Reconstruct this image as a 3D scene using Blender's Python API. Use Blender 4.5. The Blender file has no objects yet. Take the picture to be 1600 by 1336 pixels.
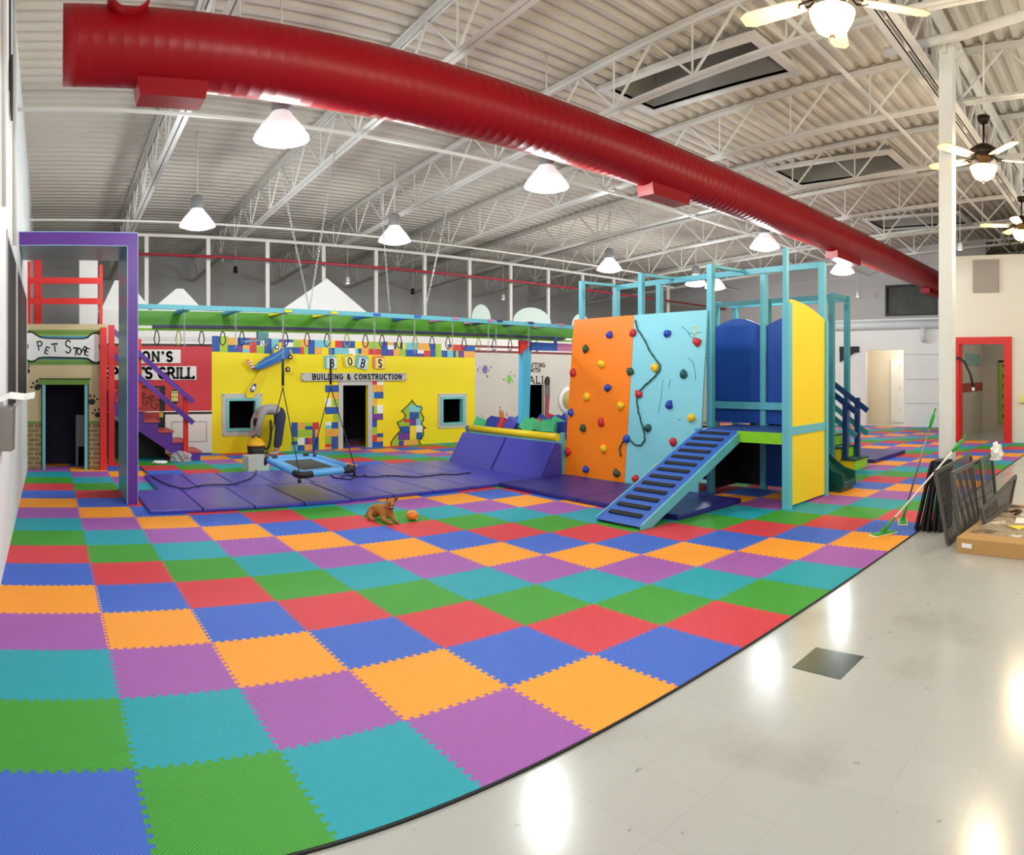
import bpy, bmesh, math, random
from mathutils import Vector, Matrix
random.seed(7)
S = bpy.context.scene
COL = S.collection
PI = math.pi
# ------------------------------------------------------------------ camera
YAW, F, HZ, H = 0.6709, 1076.935, 585.2, 1.604
cd = bpy.data.cameras.new('camera'); cam = bpy.data.objects.new('camera', cd); COL.objects.link(cam)
cd.type = 'PANO'; cd.panorama_type = 'CENTRAL_CYLINDRICAL'
cd.central_cylindrical_range_u_min = -800 / F; cd.central_cylindrical_range_u_max = 800 / F
cd.central_cylindrical_range_v_min = (HZ - 1336) / F; cd.central_cylindrical_range_v_max = HZ / F
cd.central_cylindrical_radius = 1.0
cam.location = (0, 0, H); cam.rotation_euler = (PI / 2, 0, -YAW)
S.camera = cam
# ------------------------------------------------------------------ world, exposure
w = bpy.data.worlds.new('world'); S.world = w; w.use_nodes = True
w.node_tree.nodes['Background'].inputs[0].default_value = (.9, .93, 1, 1)
w.node_tree.nodes['Background'].inputs[1].default_value = .4
S.view_settings.view_transform = 'Standard'; S.view_settings.look = 'None'
S.view_settings.gamma = 1; S.view_settings.use_curve_mapping = False
S.view_settings.exposure = 0.12
S.cycles.max_bounces = 10; S.cycles.diffuse_bounces = 6; S.cycles.sample_clamp_indirect = 6
S.cycles.use_denoising = True
LAMP_W, FAN_W = 118, 95
# ------------------------------------------------------------------ geometry helpers
def th(x): return YAW + (x - 800) / F
def onY(x, y, Y):                     # a point on the plane Y
    t = th(x); d = Y / math.cos(t); return (Y * math.tan(t), H + (HZ - y) / F * d)
def onX(x, y, X):
    t = th(x); d = X / math.sin(t); return (X / math.tan(t), H + (HZ - y) / F * d)
def lin(h):
    h = h.lstrip('#'); c = [int(h[i:i + 2], 16) / 255 for i in (0, 2, 4)]
    return [(v / 12.92 if v <= .04045 else ((v + .055) / 1.055) ** 2.4) for v in c] + [1]
MATS = {}
def mat(name, col='#ffffff', rough=.5, metal=0, var=.06, scale=3, bump=0, bscale=40, emit=None, es=0, alpha=1, trans=0, detail=3):
    if name in MATS: return MATS[name]
    m = bpy.data.materials.new(name); m.use_nodes = True; nt = m.node_tree; N = nt.nodes; L = nt.links
    b = N['Principled BSDF']; c = lin(col)
    tc = N.new('ShaderNodeTexCoord'); nz = N.new('ShaderNodeTexNoise')
    nz.inputs['Scale'].default_value = scale; nz.inputs['Detail'].default_value = detail
    L.new(tc.outputs['Object'], nz.inputs['Vector'])
    mx = N.new('ShaderNodeMix'); mx.data_type = 'RGBA'
    mx.inputs[6].default_value = [min(1, v * (1 - var)) for v in c[:3]] + [1]
    mx.inputs[7].default_value = [min(1, v * (1 + var)) for v in c[:3]] + [1]
    L.new(nz.outputs['Fac'], mx.inputs[0]); L.new(mx.outputs[2], b.inputs['Base Color'])
    b.inputs['Roughness'].default_value = rough; b.inputs['Metallic'].default_value = metal
    if bump:
        n2 = N.new('ShaderNodeTexNoise'); n2.inputs['Scale'].default_value = bscale
        L.new(tc.outputs['Object'], n2.inputs['Vector'])
        bp = N.new('ShaderNodeBump'); bp.inputs['Strength'].default_value = bump; bp.inputs['Distance'].default_value = .01
        L.new(n2.outputs['Fac'], bp.inputs['Height']); L.new(bp.outputs['Normal'], b.inputs['Normal'])
    if emit: b.inputs['Emission Color'].default_value = lin(emit); b.inputs['Emission Strength'].default_value = es
    if alpha < 1: b.inputs['Alpha'].default_value = alpha
    if trans: b.inputs['Transmission Weight'].default_value = trans
    MATS[name] = m; return m

class MB:
    def __init__(s): s.v = []; s.f = []; s.m = []; s.mats = []; s.smooth = []
    def mi(s, m):
        if m not in s.mats: s.mats.append(m)
        return s.mats.index(m)
    def add(s, vs, fs, m, smooth=False):
        o = len(s.v); s.v += [tuple(v) for v in vs]; k = s.mi(m)
        for f in fs: s.f.append([o + i for i in f]); s.m.append(k); s.smooth.append(smooth)
        return s
    def box(s, x0, y0, z0, x1, y1, z1, m):
        x0, x1 = sorted((x0, x1)); y0, y1 = sorted((y0, y1)); z0, z1 = sorted((z0, z1))
        v = [(x, y, z) for z in (z0, z1) for y in (y0, y1) for x in (x0, x1)]
        return s.add(v, [(0, 2, 3, 1), (4, 5, 7, 6), (0, 1, 5, 4), (1, 3, 7, 5), (3, 2, 6, 7), (2, 0, 4, 6)], m)
    def bar(s, p, q, w, h, m, up=(0, 0, 1)):          # rectangular bar p->q, w across, h along up
        p = Vector(p); q = Vector(q); d = (q - p).normalized(); u = Vector(up)
        a = d.cross(u)
        if a.length < 1e-4: a = d.cross(Vector((1, 0, 0)))
        a.normalize(); u = a.cross(d).normalized()
        v = []
        for c in (p, q):
            for i, j in ((-1, -1), (1, -1), (1, 1), (-1, 1)): v.append(c + a * i * w / 2 + u * j * h / 2)
        return s.add(v, [(0, 1, 2, 3), (7, 6, 5, 4), (0, 4, 5, 1), (1, 5, 6, 2), (2, 6, 7, 3), (3, 7, 4, 0)], m)
    def tube(s, pts, r, m, seg=8, closed=False, cap=True):
        pts = [Vector(p) for p in pts]; n = len(pts); rs = r if isinstance(r, (list, tuple)) else [r] * n
        v = []; prev = None
        for i, p in enumerate(pts):
            if closed: d = pts[(i + 1) % n] - pts[i - 1]
            else: d = pts[min(i + 1, n - 1)] - pts[max(i - 1, 0)]
            d.normalize()
            if prev is None:
                a = d.orthogonal().normalized()
            else:
                a = prev - d * prev.dot(d)
                a = a.normalized() if a.length > 1e-5 else d.orthogonal().normalized()
            prev = a; b = d.cross(a)
            for k in range(seg):
                t = 2 * PI * k / seg; v.append(p + (a * math.cos(t) + b * math.sin(t)) * rs[i])
        f = []
        for i in range(n if closed else n - 1):
            j = (i + 1) % n
            for k in range(seg): f.append((i * seg + k, i * seg + (k + 1) % seg, j * seg + (k + 1) % seg, j * seg + k))
        s.add(v, f, m, True)
        if cap and not closed:
            s.add(v[:seg], [tuple(range(seg))[::-1]], m); s.add(v[-seg:], [tuple(range(seg))], m)
        return s
    def lathe(s, prof, c, m, seg=20, axis='z', smooth=True):
        v = []; f = []
        for (r, z) in prof:
            for k in range(seg):
                t = 2 * PI * k / seg; a, b = r * math.cos(t), r * math.sin(t)
                if axis == 'z': v.append((c[0] + a, c[1] + b, c[2] + z))
                elif axis == 'x': v.append((c[0] + z, c[1] + a, c[2] + b))
                else: v.append((c[0] + a, c[1] + z, c[2] + b))
        n = len(prof)
        for i in range(n - 1):
            for k in range(seg): f.append((i * seg + k, i * seg + (k + 1) % seg, (i + 1) * seg + (k + 1) % seg, (i + 1) * seg + k))
        return s.add(v, f, m, smooth)
    def prism(s, poly, axis, a0, a1, m):              # poly in the plane across axis
        def P(u, w, a): return {'x': (a, u, w), 'y': (u, a, w), 'z': (u, w, a)}[axis]
        n = len(poly); v = [P(u, w, a0) for u, w in poly] + [P(u, w, a1) for u, w in poly]
        f = [tuple(range(n))[::-1], tuple(range(n, 2 * n))] + [(i, (i + 1) % n, n + (i + 1) % n, n + i) for i in range(n)]
        return s.add(v, f, m)
    def ball(s, c, r, m, seg=12, sc=(1, 1, 1)):
        v = []; f = []; R = seg // 2
        for i in range(R + 1):
            a = PI * i / R
            for k in range(seg):
                t = 2 * PI * k / seg
                v.append((c[0] + r * sc[0] * math.sin(a) * math.cos(t), c[1] + r * sc[1] * math.sin(a) * math.sin(t), c[2] + r * sc[2] * math.cos(a)))
        for i in range(R):
            for k in range(seg): f.append((i * seg + k, (i + 1) * seg + k, (i + 1) * seg + (k + 1) % seg, i * seg + (k + 1) % seg))
        return s.add(v, f, m, True)
    def build(s, name, parent=None, bevel=0, label=None, loc=None):
        base = Vector((0, 0, 0)); p = parent
        while p is not None: base += Vector(p.location); p = p.parent
        if parent is None:
            if loc is None:
                xs = [v[0] for v in s.v]; ys = [v[1] for v in s.v]; zs = [v[2] for v in s.v]
                loc = ((min(xs) + max(xs)) / 2, (min(ys) + max(ys)) / 2, min(zs))
            base = Vector(loc)
        me = bpy.data.meshes.new(name)
        me.from_pydata([tuple(Vector(v) - base) for v in s.v], [], s.f)
        for m in s.mats: me.materials.append(m)
        me.polygons.foreach_set('material_index', s.m); me.polygons.foreach_set('use_smooth', s.smooth)
        bm = bmesh.new(); bm.from_mesh(me); bmesh.ops.remove_doubles(bm, verts=bm.verts, dist=1e-5)
        bmesh.ops.recalc_face_normals(bm, faces=bm.faces); bm.to_mesh(me); bm.free()
        me.update(); o = bpy.data.objects.new(name, me); COL.objects.link(o)
        if parent is not None: o.parent = parent
        else: o.location = base
        if bevel:
            b = o.modifiers.new('bevel', 'BEVEL'); b.width = bevel; b.segments = 2; b.limit_method = 'ANGLE'
        if label: o['label'] = label
        return o
def tag(o, label=None, cat=None, group=None, kind=None):
    if label: o['label'] = label
    if cat: o['category'] = cat
    if group: o['group'] = group
    if kind: o['kind'] = kind
    return o
def root(name, loc, label, cat, group=None):
    o = bpy.data.objects.new(name, None); COL.objects.link(o); o.location = loc; o.empty_display_size = .1
    return tag(o, label, cat, group)
def copy_tree(o, loc=None, label=None, parent=None):
    c = o.copy(); COL.objects.link(c)
    if parent is not None: c.parent = parent
    if loc is not None: c.location = loc
    if label: c['label'] = label
    for ch in list(o.children): copy_tree(ch, parent=c)
    return c
def struct(o, label=None, cat='building'):
    o['kind'] = 'structure'
    if label: o['label'] = label; o['category'] = cat
    return o
ORD = ['first', 'second', 'third', 'fourth', 'fifth', 'sixth', 'seventh', 'eighth', 'ninth', 'tenth', 'eleventh', 'twelfth', 'thirteenth',
       'fourteenth', 'fifteenth', 'sixteenth', 'seventeenth', 'eighteenth', 'nineteenth', 'twentieth', 'twenty-first', 'twenty-second', 'twenty-third', 'twenty-fourth']
def skin(name, nodes, edges, m, parent, sub=2):       # nodes: list of (x,y,z,r), grown into one smooth surface
    me = bpy.data.meshes.new(name); me.from_pydata([n[:3] for n in nodes], edges, [])
    o = bpy.data.objects.new(name, me); COL.objects.link(o)
    o.modifiers.new('skin', 'SKIN')
    if not me.skin_vertices: me.attributes  # layer is made with the modifier below
    bm = bmesh.new(); bm.from_mesh(me); ly = bm.verts.layers.skin.verify()
    bm.verts.ensure_lookup_table()
    for i, v in enumerate(bm.verts):
        r = nodes[i][3]; v[ly].radius = (r, r) if not isinstance(r, tuple) else r; v[ly].use_root = (i == 0)
    bm.to_mesh(me); bm.free()
    sd = o.modifiers.new('sub', 'SUBSURF'); sd.levels = sub; sd.render_levels = sub
    dg = bpy.context.evaluated_depsgraph_get(); dg.update()
    nm = bpy.data.meshes.new_from_object(o.evaluated_get(dg))
    o.modifiers.clear(); o.data = nm; nm.name = name
    for p in nm.polygons: p.use_smooth = True
    nm.materials.clear(); nm.materials.append(m)
    if parent is not None:
        off = Vector(parent.location); nm.transform(Matrix.Translation(-off)); o.parent = parent
    return o
# ------------------------------------------------------------------ stroke lettering
def arc(cx, cy, rx, ry, a0, a1, n=8):
    return [(cx + rx * math.cos(math.radians(a0 + (a1 - a0) * i / n)), cy + ry * math.sin(math.radians(a0 + (a1 - a0) * i / n))) for i in range(n + 1)]
G = {
 'A': (.8, [[(0, 0), (.4, 1), (.8, 0)], [(.14, .34), (.66, .34)]]),
 'B': (.7, [[(.08, 0), (.08, 1)], [(.08, 1)] + arc(.38, .76, .24, .24, 90, -90) + [(.08, .52)], [(.08, .52)] + arc(.42, .26, .27, .26, 90, -90) + [(.08, 0)]]),
 'C': (.75, [arc(.4, .5, .36, .5, 50, 310, 12)]),
 'D': (.75, [[(.08, 0), (.08, 1)], [(.08, 1)] + arc(.33, .5, .37, .5, 90, -90, 10) + [(.08, 0)]]),
 'E': (.65, [[(.6, 1), (.08, 1), (.08, 0), (.62, 0)], [(.08, .5), (.5, .5)]]),
 'F': (.62, [[(.6, 1), (.08, 1), (.08, 0)], [(.08, .5), (.5, .5)]]),
 'G': (.8, [arc(.4, .5, .36, .5, 50, 340, 12) + [(.76, .45), (.45, .45)]]),
 'H': (.8, [[(.08, 0), (.08, 1)], [(.7, 0), (.7, 1)], [(.08, .5), (.7, .5)]]),
 'I': (.3, [[(.15, 0), (.15, 1)]]),
 'L': (.62, [[(.08, 1), (.08, 0), (.6, 0), (.6, .15)]]),
 'N': (.8, [[(.08, 0), (.08, 1), (.7, 0), (.7, 1)]]),
 'O': (.8, [arc(.4, .5, .36, .5, 0, 360, 16)]),
 'P': (.65, [[(.08, 0), (.08, 1)], [(.08, 1)] + arc(.34, .73, .27, .27, 90, -90) + [(.08, .46)]]),
 'R': (.72, [[(.08, 0), (.08, 1)], [(.08, 1)] + arc(.34, .75, .25, .25, 90, -90) + [(.08, .5)], [(.34, .5), (.68, 0)]]),
 'S': (.65, [arc(.33, .75, .25, .25, 30, 270, 8)[:-1] + arc(.33, .25, .27, .25, 90, -150, 8)]),
 'T': (.7, [[(.35, 0), (.35, 1)], [(.02, .86), (.02, 1), (.68, 1), (.68, .86)]]),
 'U': (.8, [[(.1, 1), (.1, .35)] + arc(.4, .32, .3, .32, 180, 360, 8) + [(.7, .35), (.7, 1)]]),
 'W': (1.0, [[(0, 1), (.25, 0), (.5, .8), (.75, 0), (1, 1)]]),
 'K': (.75, [[(.08, 0), (.08, 1)], [(.68, 1), (.08, .42)], [(.28, .6), (.7, 0)]]),
 '&': (.85, [[(.8, .35), (.5, 0), (.3, 0), (.1, .15), (.12, .35), (.5, .7), (.48, .92), (.32, 1), (.2, .88), (.24, .7), (.78, 0)]]),
 "'": (.2, [[(.1, 1), (.08, .8)]]), ' ': (.4, [])}
def strokes(mb, lines, ox, oz, sx, sz, Y, t, m, depth=.006, rot=0):
    c, s_ = math.cos(rot), math.sin(rot)
    for ln in lines:
        P = [(ox + (x * sx) * c - (z * sz) * s_, oz + (x * sx) * s_ + (z * sz) * c) for x, z in ln]
        for (a, b), (c2, d) in zip(P[:-1], P[1:]):
            L = math.hypot(c2 - a, d - b)
            if L < 1e-6: continue
            ux, uz = (c2 - a) / L, (d - b) / L; e = t * .35
            q = [(a - ux * e - uz * t / 2, b - uz * e + ux * t / 2), (a - ux * e + uz * t / 2, b - uz * e - ux * t / 2),
                 (c2 + ux * e + uz * t / 2, d + uz * e - ux * t / 2), (c2 + ux * e - uz * t / 2, d + uz * e + ux * t / 2)]
            mb.prism(q, 'y', Y, Y - depth, m)
def text(mb, s, x0, z0, width, h, Y, t, m, serif=False, gap=.18, depth=.006):
    W = sum(G[ch][0] + gap for ch in s) - gap; k = width / W; x = x0
    for ch in s:
        gw, ls = G[ch]; strokes(mb, ls, x, z0, k, h, Y, t, m, depth)
        if serif:
            for ln in ls:
                for (a, b) in (ln[0], ln[-1]):
                    if (b in (0, 1)) and ch not in 'COSGE&T' or (ch == 'T' and b == 0):
                        e = .12; strokes(mb, [[(a - e, b), (a + e, b)]], x, z0, k, h, Y, t * .6, m, depth)
        x += (gw + gap) * k
def poly_line(mb, pts, Y, t, m, closed=False, depth=.004):
    p = pts + [pts[0]] if closed else pts
    strokes(mb, [p], 0, 0, 1, 1, Y, t, m, depth)
# ------------------------------------------------------------------ materials
wall_white = mat('white painted block', '#e9ecee', .6, var=.03, scale=.8, bump=.15, bscale=12)
wall_gray = mat('grey painted block', '#b9b6b6', .7, var=.08, scale=.6, bump=.2, bscale=10)
wall_cream = mat('cream painted wall', '#e6ddcc', .6, var=.03, scale=.7)
steel_w = mat('white painted steel', '#d8d5cf', .45, var=.05, scale=2)
deck_m = mat('cream painted roof deck', '#cbc3b6', .55, var=.07, scale=1.2)
gyp = mat('white drywall', '#f1f1ef', .6, var=.02)
red_duct = mat('red painted duct', '#8e0412', .38, var=.12, scale=1.5, bump=.06, bscale=5)
red_duct.node_tree.nodes['Principled BSDF'].inputs['Specular IOR Level'].default_value = .25
black_m = mat('black paint', '#0c0c10', .5)
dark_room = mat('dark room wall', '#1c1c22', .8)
navy_v = mat('navy vinyl', '#4041ac', .3, var=.08, scale=2, bump=.12, bscale=7)
navy_d = mat('dark navy vinyl', '#26227c', .4, var=.1)
lblue = mat('light blue paint', '#62b8cb', .4, var=.05)
orange_p = mat('orange climbing panel', '#fb8212', .35, var=.05, scale=1.5)
cyan_p = mat('pale blue climbing panel', '#84cfdf', .38, var=.05, scale=1.5)
purple = mat('purple paint', '#5b2b92', .35, var=.06)
teal = mat('teal paint', '#4694a6', .3, var=.15, scale=2)
redp = mat('red paint', '#d8221e', .4, var=.05)
royal = mat('royal blue paint', '#0f47a8', .4, var=.06)
rampb = mat('ramp blue', '#2f5fc0', .42, var=.05)
yellowp = mat('yellow paint', '#fbd906', .42, var=.03)
lime = mat('lime paint', '#84cc1c', .4, var=.04)
greenp = mat('green beam paint', '#4f9a1e', .4, var=.08)
chain_m = mat('galvanised chain', '#b9bcc0', .35, metal=.7)
rub = mat('black rubber', '#17171a', .6)
C6 = {'b': mat('block blue', '#1f56ae', .5), 'l': mat('block lime', '#a5c83a', .5), 'o': mat('block orange', '#f2b04c', .5),
      'r': mat('block red', '#d8383a', .5), 'c': mat('block sky', '#7cc8d2', .5), 'w': mat('block white', '#f2f2ea', .5),
      'y': mat('block yellow', '#f6e02c', .5), 'p': mat('block purple', '#74389a', .5)}
BLUE_LINE = mat('block outline', '#16407f', .5)
# ------------------------------------------------------------------ floor
def vinyl():
    m = mat('glossy vinyl tile', '#d3d2cc', .16, var=.03, scale=1.2); nt = m.node_tree; N = nt.nodes; L = nt.links
    b = N['Principled BSDF']; tc = [n for n in N if n.type == 'TEX_COORD'][0]
    geo = N.new('ShaderNodeNewGeometry')
    br = N.new('ShaderNodeTexBrick'); br.offset = 0; br.inputs['Scale'].default_value = 1
    br.inputs['Mortar Size'].default_value = .0012; br.inputs['Brick Width'].default_value = .3048; br.inputs['Row Height'].default_value = .3048
    br.inputs['Color1'].default_value = lin('#b8b9b7'); br.inputs['Color2'].default_value = lin('#b5b6b4'); br.inputs['Mortar'].default_value = lin('#aaaaa6')
    L.new(geo.outputs['Position'], br.inputs['Vector'])
    n1 = N.new('ShaderNodeTexNoise'); n1.inputs['Scale'].default_value = 1.1; n1.inputs['Detail'].default_value = 7
    L.new(geo.outputs['Position'], n1.inputs['Vector'])
    r1 = N.new('ShaderNodeValToRGB'); r1.color_ramp.elements[0].position = .30; r1.color_ramp.elements[0].color = (.66, .64, .56, 1)
    r1.color_ramp.elements[1].position = .46; r1.color_ramp.elements[1].color = (1, 1, 1, 1)
    L.new(n1.outputs['Fac'], r1.inputs['Fac'])
    n2 = N.new('ShaderNodeTexNoise'); n2.inputs['Scale'].default_value = 14; n2.inputs['Detail'].default_value = 4
    L.new(geo.outputs['Position'], n2.inputs['Vector'])
    r2 = N.new('ShaderNodeValToRGB'); r2.color_ramp.elements[0].position = .26; r2.color_ramp.elements[0].color = (.45, .43, .4, 1)
    r2.color_ramp.elements[1].position = .31; r2.color_ramp.elements[1].color = (1, 1, 1, 1)
    L.new(n2.outputs['Fac'], r2.inputs['Fac'])
    m1 = N.new('ShaderNodeMix'); m1.data_type = 'RGBA'; m1.blend_type = 'MULTIPLY'; m1.inputs[0].default_value = .55
    L.new(br.outputs['Color'], m1.inputs[6]); L.new(r1.outputs['Color'], m1.inputs[7])
    m2 = N.new('ShaderNodeMix'); m2.data_type = 'RGBA'; m2.blend_type = 'MULTIPLY'; m2.inputs[0].default_value = .6
    L.new(m1.outputs[2], m2.inputs[6]); L.new(r2.outputs['Color'], m2.inputs[7]); L.new(m2.outputs[2], b.inputs['Base Color'])
    mr = N.new('ShaderNodeMapRange'); mr.inputs[3].default_value = .12; mr.inputs[4].default_value = .24
    L.new(n1.outputs['Fac'], mr.inputs[0]); L.new(mr.outputs[0], b.inputs['Roughness'])
    bp = N.new('ShaderNodeBump'); bp.inputs['Strength'].default_value = .03; bp.inputs['Distance'].default_value = .02
    L.new(n1.outputs['Fac'], bp.inputs['Height']); L.new(bp.outputs['Normal'], b.inputs['Normal'])
    return m
YB = 13.48                                  # plane of the painted storefronts
mb = MB(); mb.box(-.6, -7.2, -.1, 24.5, 19, 0, vinyl())
struct(mb.build('floor'), 'glossy off-white vinyl tile floor', 'floor')
mb = MB(); T = .6096
q = [(1238, 1043), (1313, 1062), (1350, 1026), (1275, 1012)]
pts = []
for x, y in q:
    d = H * F / (y - HZ); pts.append((d * math.sin(th(x)), d * math.cos(th(x))))
mb.prism(pts, 'z', .0, .003, mat('dark green vinyl tile', '#33403a', .2, var=.25, scale=30))
mb.build('inset_tile'); tag(bpy.data.objects['inset_tile'], 'single dark green square tile set in the off-white vinyl floor', 'floor tile')
# ---- foam mats
FO = ['blue', 'orange', 'purple', 'teal', 'green', 'red']
FC = {'blue': '#3a66cc', 'orange': '#f9a028', 'purple': '#a05ab0', 'teal': '#189fb2', 'green': '#3b992c', 'red': '#d23a46'}
def foam(n):
    m = mat('foam ' + n, FC[n], .55, var=.05, scale=1.5)
    N = m.node_tree.nodes; L = m.node_tree.links; b = N['Principled BSDF']; b.inputs['Specular IOR Level'].default_value = .35
    geo = N.new('ShaderNodeNewGeometry'); mp = N.new('ShaderNodeMapping'); mp.inputs['Rotation'].default_value = (0, 0, .8)
    wv = N.new('ShaderNodeTexWave'); wv.inputs['Scale'].default_value = 26; wv.inputs['Distortion'].default_value = .6
    L.new(geo.outputs['Position'], mp.inputs['Vector']); L.new(mp.outputs[0], wv.inputs['Vector'])
    bp = N.new('ShaderNodeBump'); bp.inputs['Strength'].default_value = .35; bp.inputs['Distance'].default_value = .004
    L.new(wv.outputs['Fac'], bp.inputs['Height']); L.new(bp.outputs['Normal'], b.inputs['Normal'])
    return m
FM = {n: foam(n) for n in FO}
XO, YO = .5668, 8.5325
def gx(c): return (c + XO) * T
def gy(r): return (YO - r) * T
def edge(ax, a, b, s_other, fine):          # teeth line between two grid corners
    pts = []; n = 11; d = .0105
    if fine:
        for k in range(n):
            for s_, o in ((.36, -d), (.22, d), (.78, d), (.64, -d)):
                u = .02 + .96 * (k + s_) / n
                pts.append((a + (b - a) * u, o))
    return pts
mb = MB(); XMAX, XL = 19.9, -.37
rmin = math.floor(YO - YB / T)
c0, c1 = -2, math.ceil(XMAX / T - XO)
EH = {}; EV = {}
def near(x, y): return math.hypot(x, y) < 8.6
def hedge(c, r):                            # from (c,r) to (c+1,r)
    Y = gy(r); a, b = gx(c), gx(c + 1)
    if r >= 5 or not near((a + b) / 2, Y) : return []
    return [(x, Y + o) for x, o in edge('x', a, b, 0, True)]
def vedge(c, r):                            # from (c,r) to (c,r+1)
    X = gx(c); a, b = gy(r), gy(r + 1)
    if c <= -1 or not near(X, (a + b) / 2): return []
    return [(X + o, y) for y, o in edge('y', a, b, 0, True)]
for c in range(c0, c1):
    for r in range(rmin, 5):
        x0, x1 = max(gx(c), XL), min(gx(c + 1), XMAX); yt, yb = min(gy(r), YB), gy(r + 1)
        if x1 <= x0 or yt <= yb: continue
        if x0 > 15.7 and yb < 4.3: continue
        poly = [(x0, yt)] + hedge(c, r) + [(x1, yt)] + vedge(c + 1, r) + [(x1, yb)] + hedge(c, r + 1)[::-1] + [(x0, yb)]
        if c > -2: poly += vedge(c, r)[::-1]
        n = FO[(r - max(c, -1)) % 6]
        if c <= -1 and r == 4: n = 'blue'
        mb.add([(x, y, .012) for x, y in poly], [tuple(range(len(poly)))], FM[n])
mb.bar((XL, gy(5) - .003, .005), (15.7, gy(5) - .003, .005), .012, .011, rub)
o = mb.build('foam_tile_flooring', loc=(0, 0, 0))
tag(o, 'multicoloured interlocking foam tile flooring in diagonal bands of colour', 'play mat')
# ------------------------------------------------------------------ walls
def wall(mbx, ax, pos, thick, u0, u1, z0, z1, holes, m):   # wall box with rectangular holes
    us = sorted({u0, u1} | {min(max(h[k], u0), u1) for h in holes for k in (0, 1)}); zs = sorted({z0, z1} | {min(max(h[k], z0), z1) for h in holes for k in (2, 3)})
    for a, b in zip(us[:-1], us[1:]):
        for c, d in zip(zs[:-1], zs[1:]):
            mu, mz = (a + b) / 2, (c + d) / 2
            if any(h[0] < mu < h[1] and h[2] < mz < h[3] for h in holes): continue
            if ax == 'x': mbx.box(pos, a, c, pos + thick, b, d, m)
            else: mbx.box(a, pos, c, b, pos + thick, d, m)
# left wall with two dark windows
WL = [(5.9, 7.55, 1.25, 2.85), (7.8, 11.0, 1.25, 2.85)]
mb = MB(); wall(mb, 'x', -.57, .2, -7, 18.7, 0, 6.3, WL, wall_white)
struct(mb.build('wall_left'), 'white painted block wall along the left side', 'wall')
glass_d = mat('dark window glass', '#1a1c1f', .55, var=.1)
for i, (a, b, z0, z1) in enumerate(WL):
    mb = MB(); mb.box(-.40, a, z0, -.366, b, z1, glass_d); mb2 = MB()
    for (p, q2, r_, s_) in ((a, b, z0, z0 + .05), (a, b, z1 - .05, z1), (a, a + .05, z0 + .05, z1 - .05), (b - .05, b, z0 + .05, z1 - .05)):
        mb2.box(-.366, p, r_, -.361, q2, s_, steel_w)
    o = mb.build('window_%d' % (i + 1)); struct(o, ('dark window nearest the camera in the left wall', 'dark long window farther along the left wall')[i], 'window')
    mb2.build('window_frame', o)
mb = MB(); wall(mb, 'y', 18.5, .2, -.6, 24.4, 0, 6.2, [], wall_gray)
struct(mb.build('wall_back'), 'grey block wall far behind the storefronts', 'wall')
mb = MB(); wall(mb, 'y', -7.2, .2, -.6, 24.4, 0, 6.4, [], wall_cream)
struct(mb.build('wall_near'), 'cream wall on the camera side of the hall', 'wall')
mb = MB(); wall(mb, 'x', 24.2, .2, -7.2, 18.7, 0, 6.4, [], wall_cream)
struct(mb.build('wall_far_right'), 'cream wall at the far right end of the hall', 'wall')
# white wall with the plain doorway, X = 19.9
DH = (6.86, 8.1, .0, 2.36)
mb = MB(); wall(mb, 'x', 19.9, .14, 4.3, 18.5, 0, 3.32, [DH], gyp)
for z in (.72, 1.45, 2.2): mb.box(19.885, 4.3, z, 19.9, 6.8, z + .018, wall_gray)
wall(mb, 'x', 19.95, .12, 4.3, 18.5, 3.32, 6.0, [(4.0, 5.35, 3.45, 4.35), (5.8, 7.45, 3.4, 4.35)], wall_gray)
struct(mb.build('wall_right_white'), 'white panelled wall with an open doorway at the far right', 'wall')
mb = MB(); wall(mb, 'x', 21.6, .1, 4.3, 9.4, 0, 3.0, [(7.15, 7.9, .02, 2.1)], wall_cream)
mb.box(20.04, 9.2, 0, 21.6, 9.3, 3, wall_cream); mb.box(20.04, 5.6, 0, 21.6, 5.7, 3, wall_cream)
struct(mb.build('wall_passage'), 'cream wall of the passage behind the plain doorway', 'wall')
mb = MB(); mb.box(21.5, 7.0, .02, 21.56, 7.85, 2.12, gyp)
for z in (.4, 1.1, 1.8): mb.box(21.48, 7.5, z, 21.5, 7.54, z + .1, steel_w)
struct(mb.build('door_1'), 'white inner door with steel hinges seen through the plain doorway', 'door')
# right wall with the red framed doorway, X = 15.9
DR = (2.97, 4.07, 0, 2.32)
mb = MB(); wall(mb, 'x', 15.9, .16, -7.2, 4.4, 0, 4.42, [DR], wall_cream)
mb.box(16.06, 4.28, 0, 19.9, 4.4, 4.42, gyp)
struct(mb.build('wall_right'), 'cream wall with the red framed doorway', 'wall')
mb = MB(); ft = .17
mb.box(15.86, DR[0] - ft, 0, 15.9, DR[0], DR[3], redp); mb.box(15.86, DR[1], 0, 15.9, DR[1] + ft * .5, DR[3], redp)
mb.box(15.86, DR[0] - ft, DR[3], 15.9, DR[1] + ft * .5, DR[3] + ft, redp)
mb.box(15.9, DR[0], 0, 16.08, DR[0] + .03, DR[3], redp); mb.box(15.9, DR[1] - .03, 0, 16.08, DR[1], DR[3], redp)
struct(mb.build('trim_1'), 'wide red frame round the right doorway', 'door frame')
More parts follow.
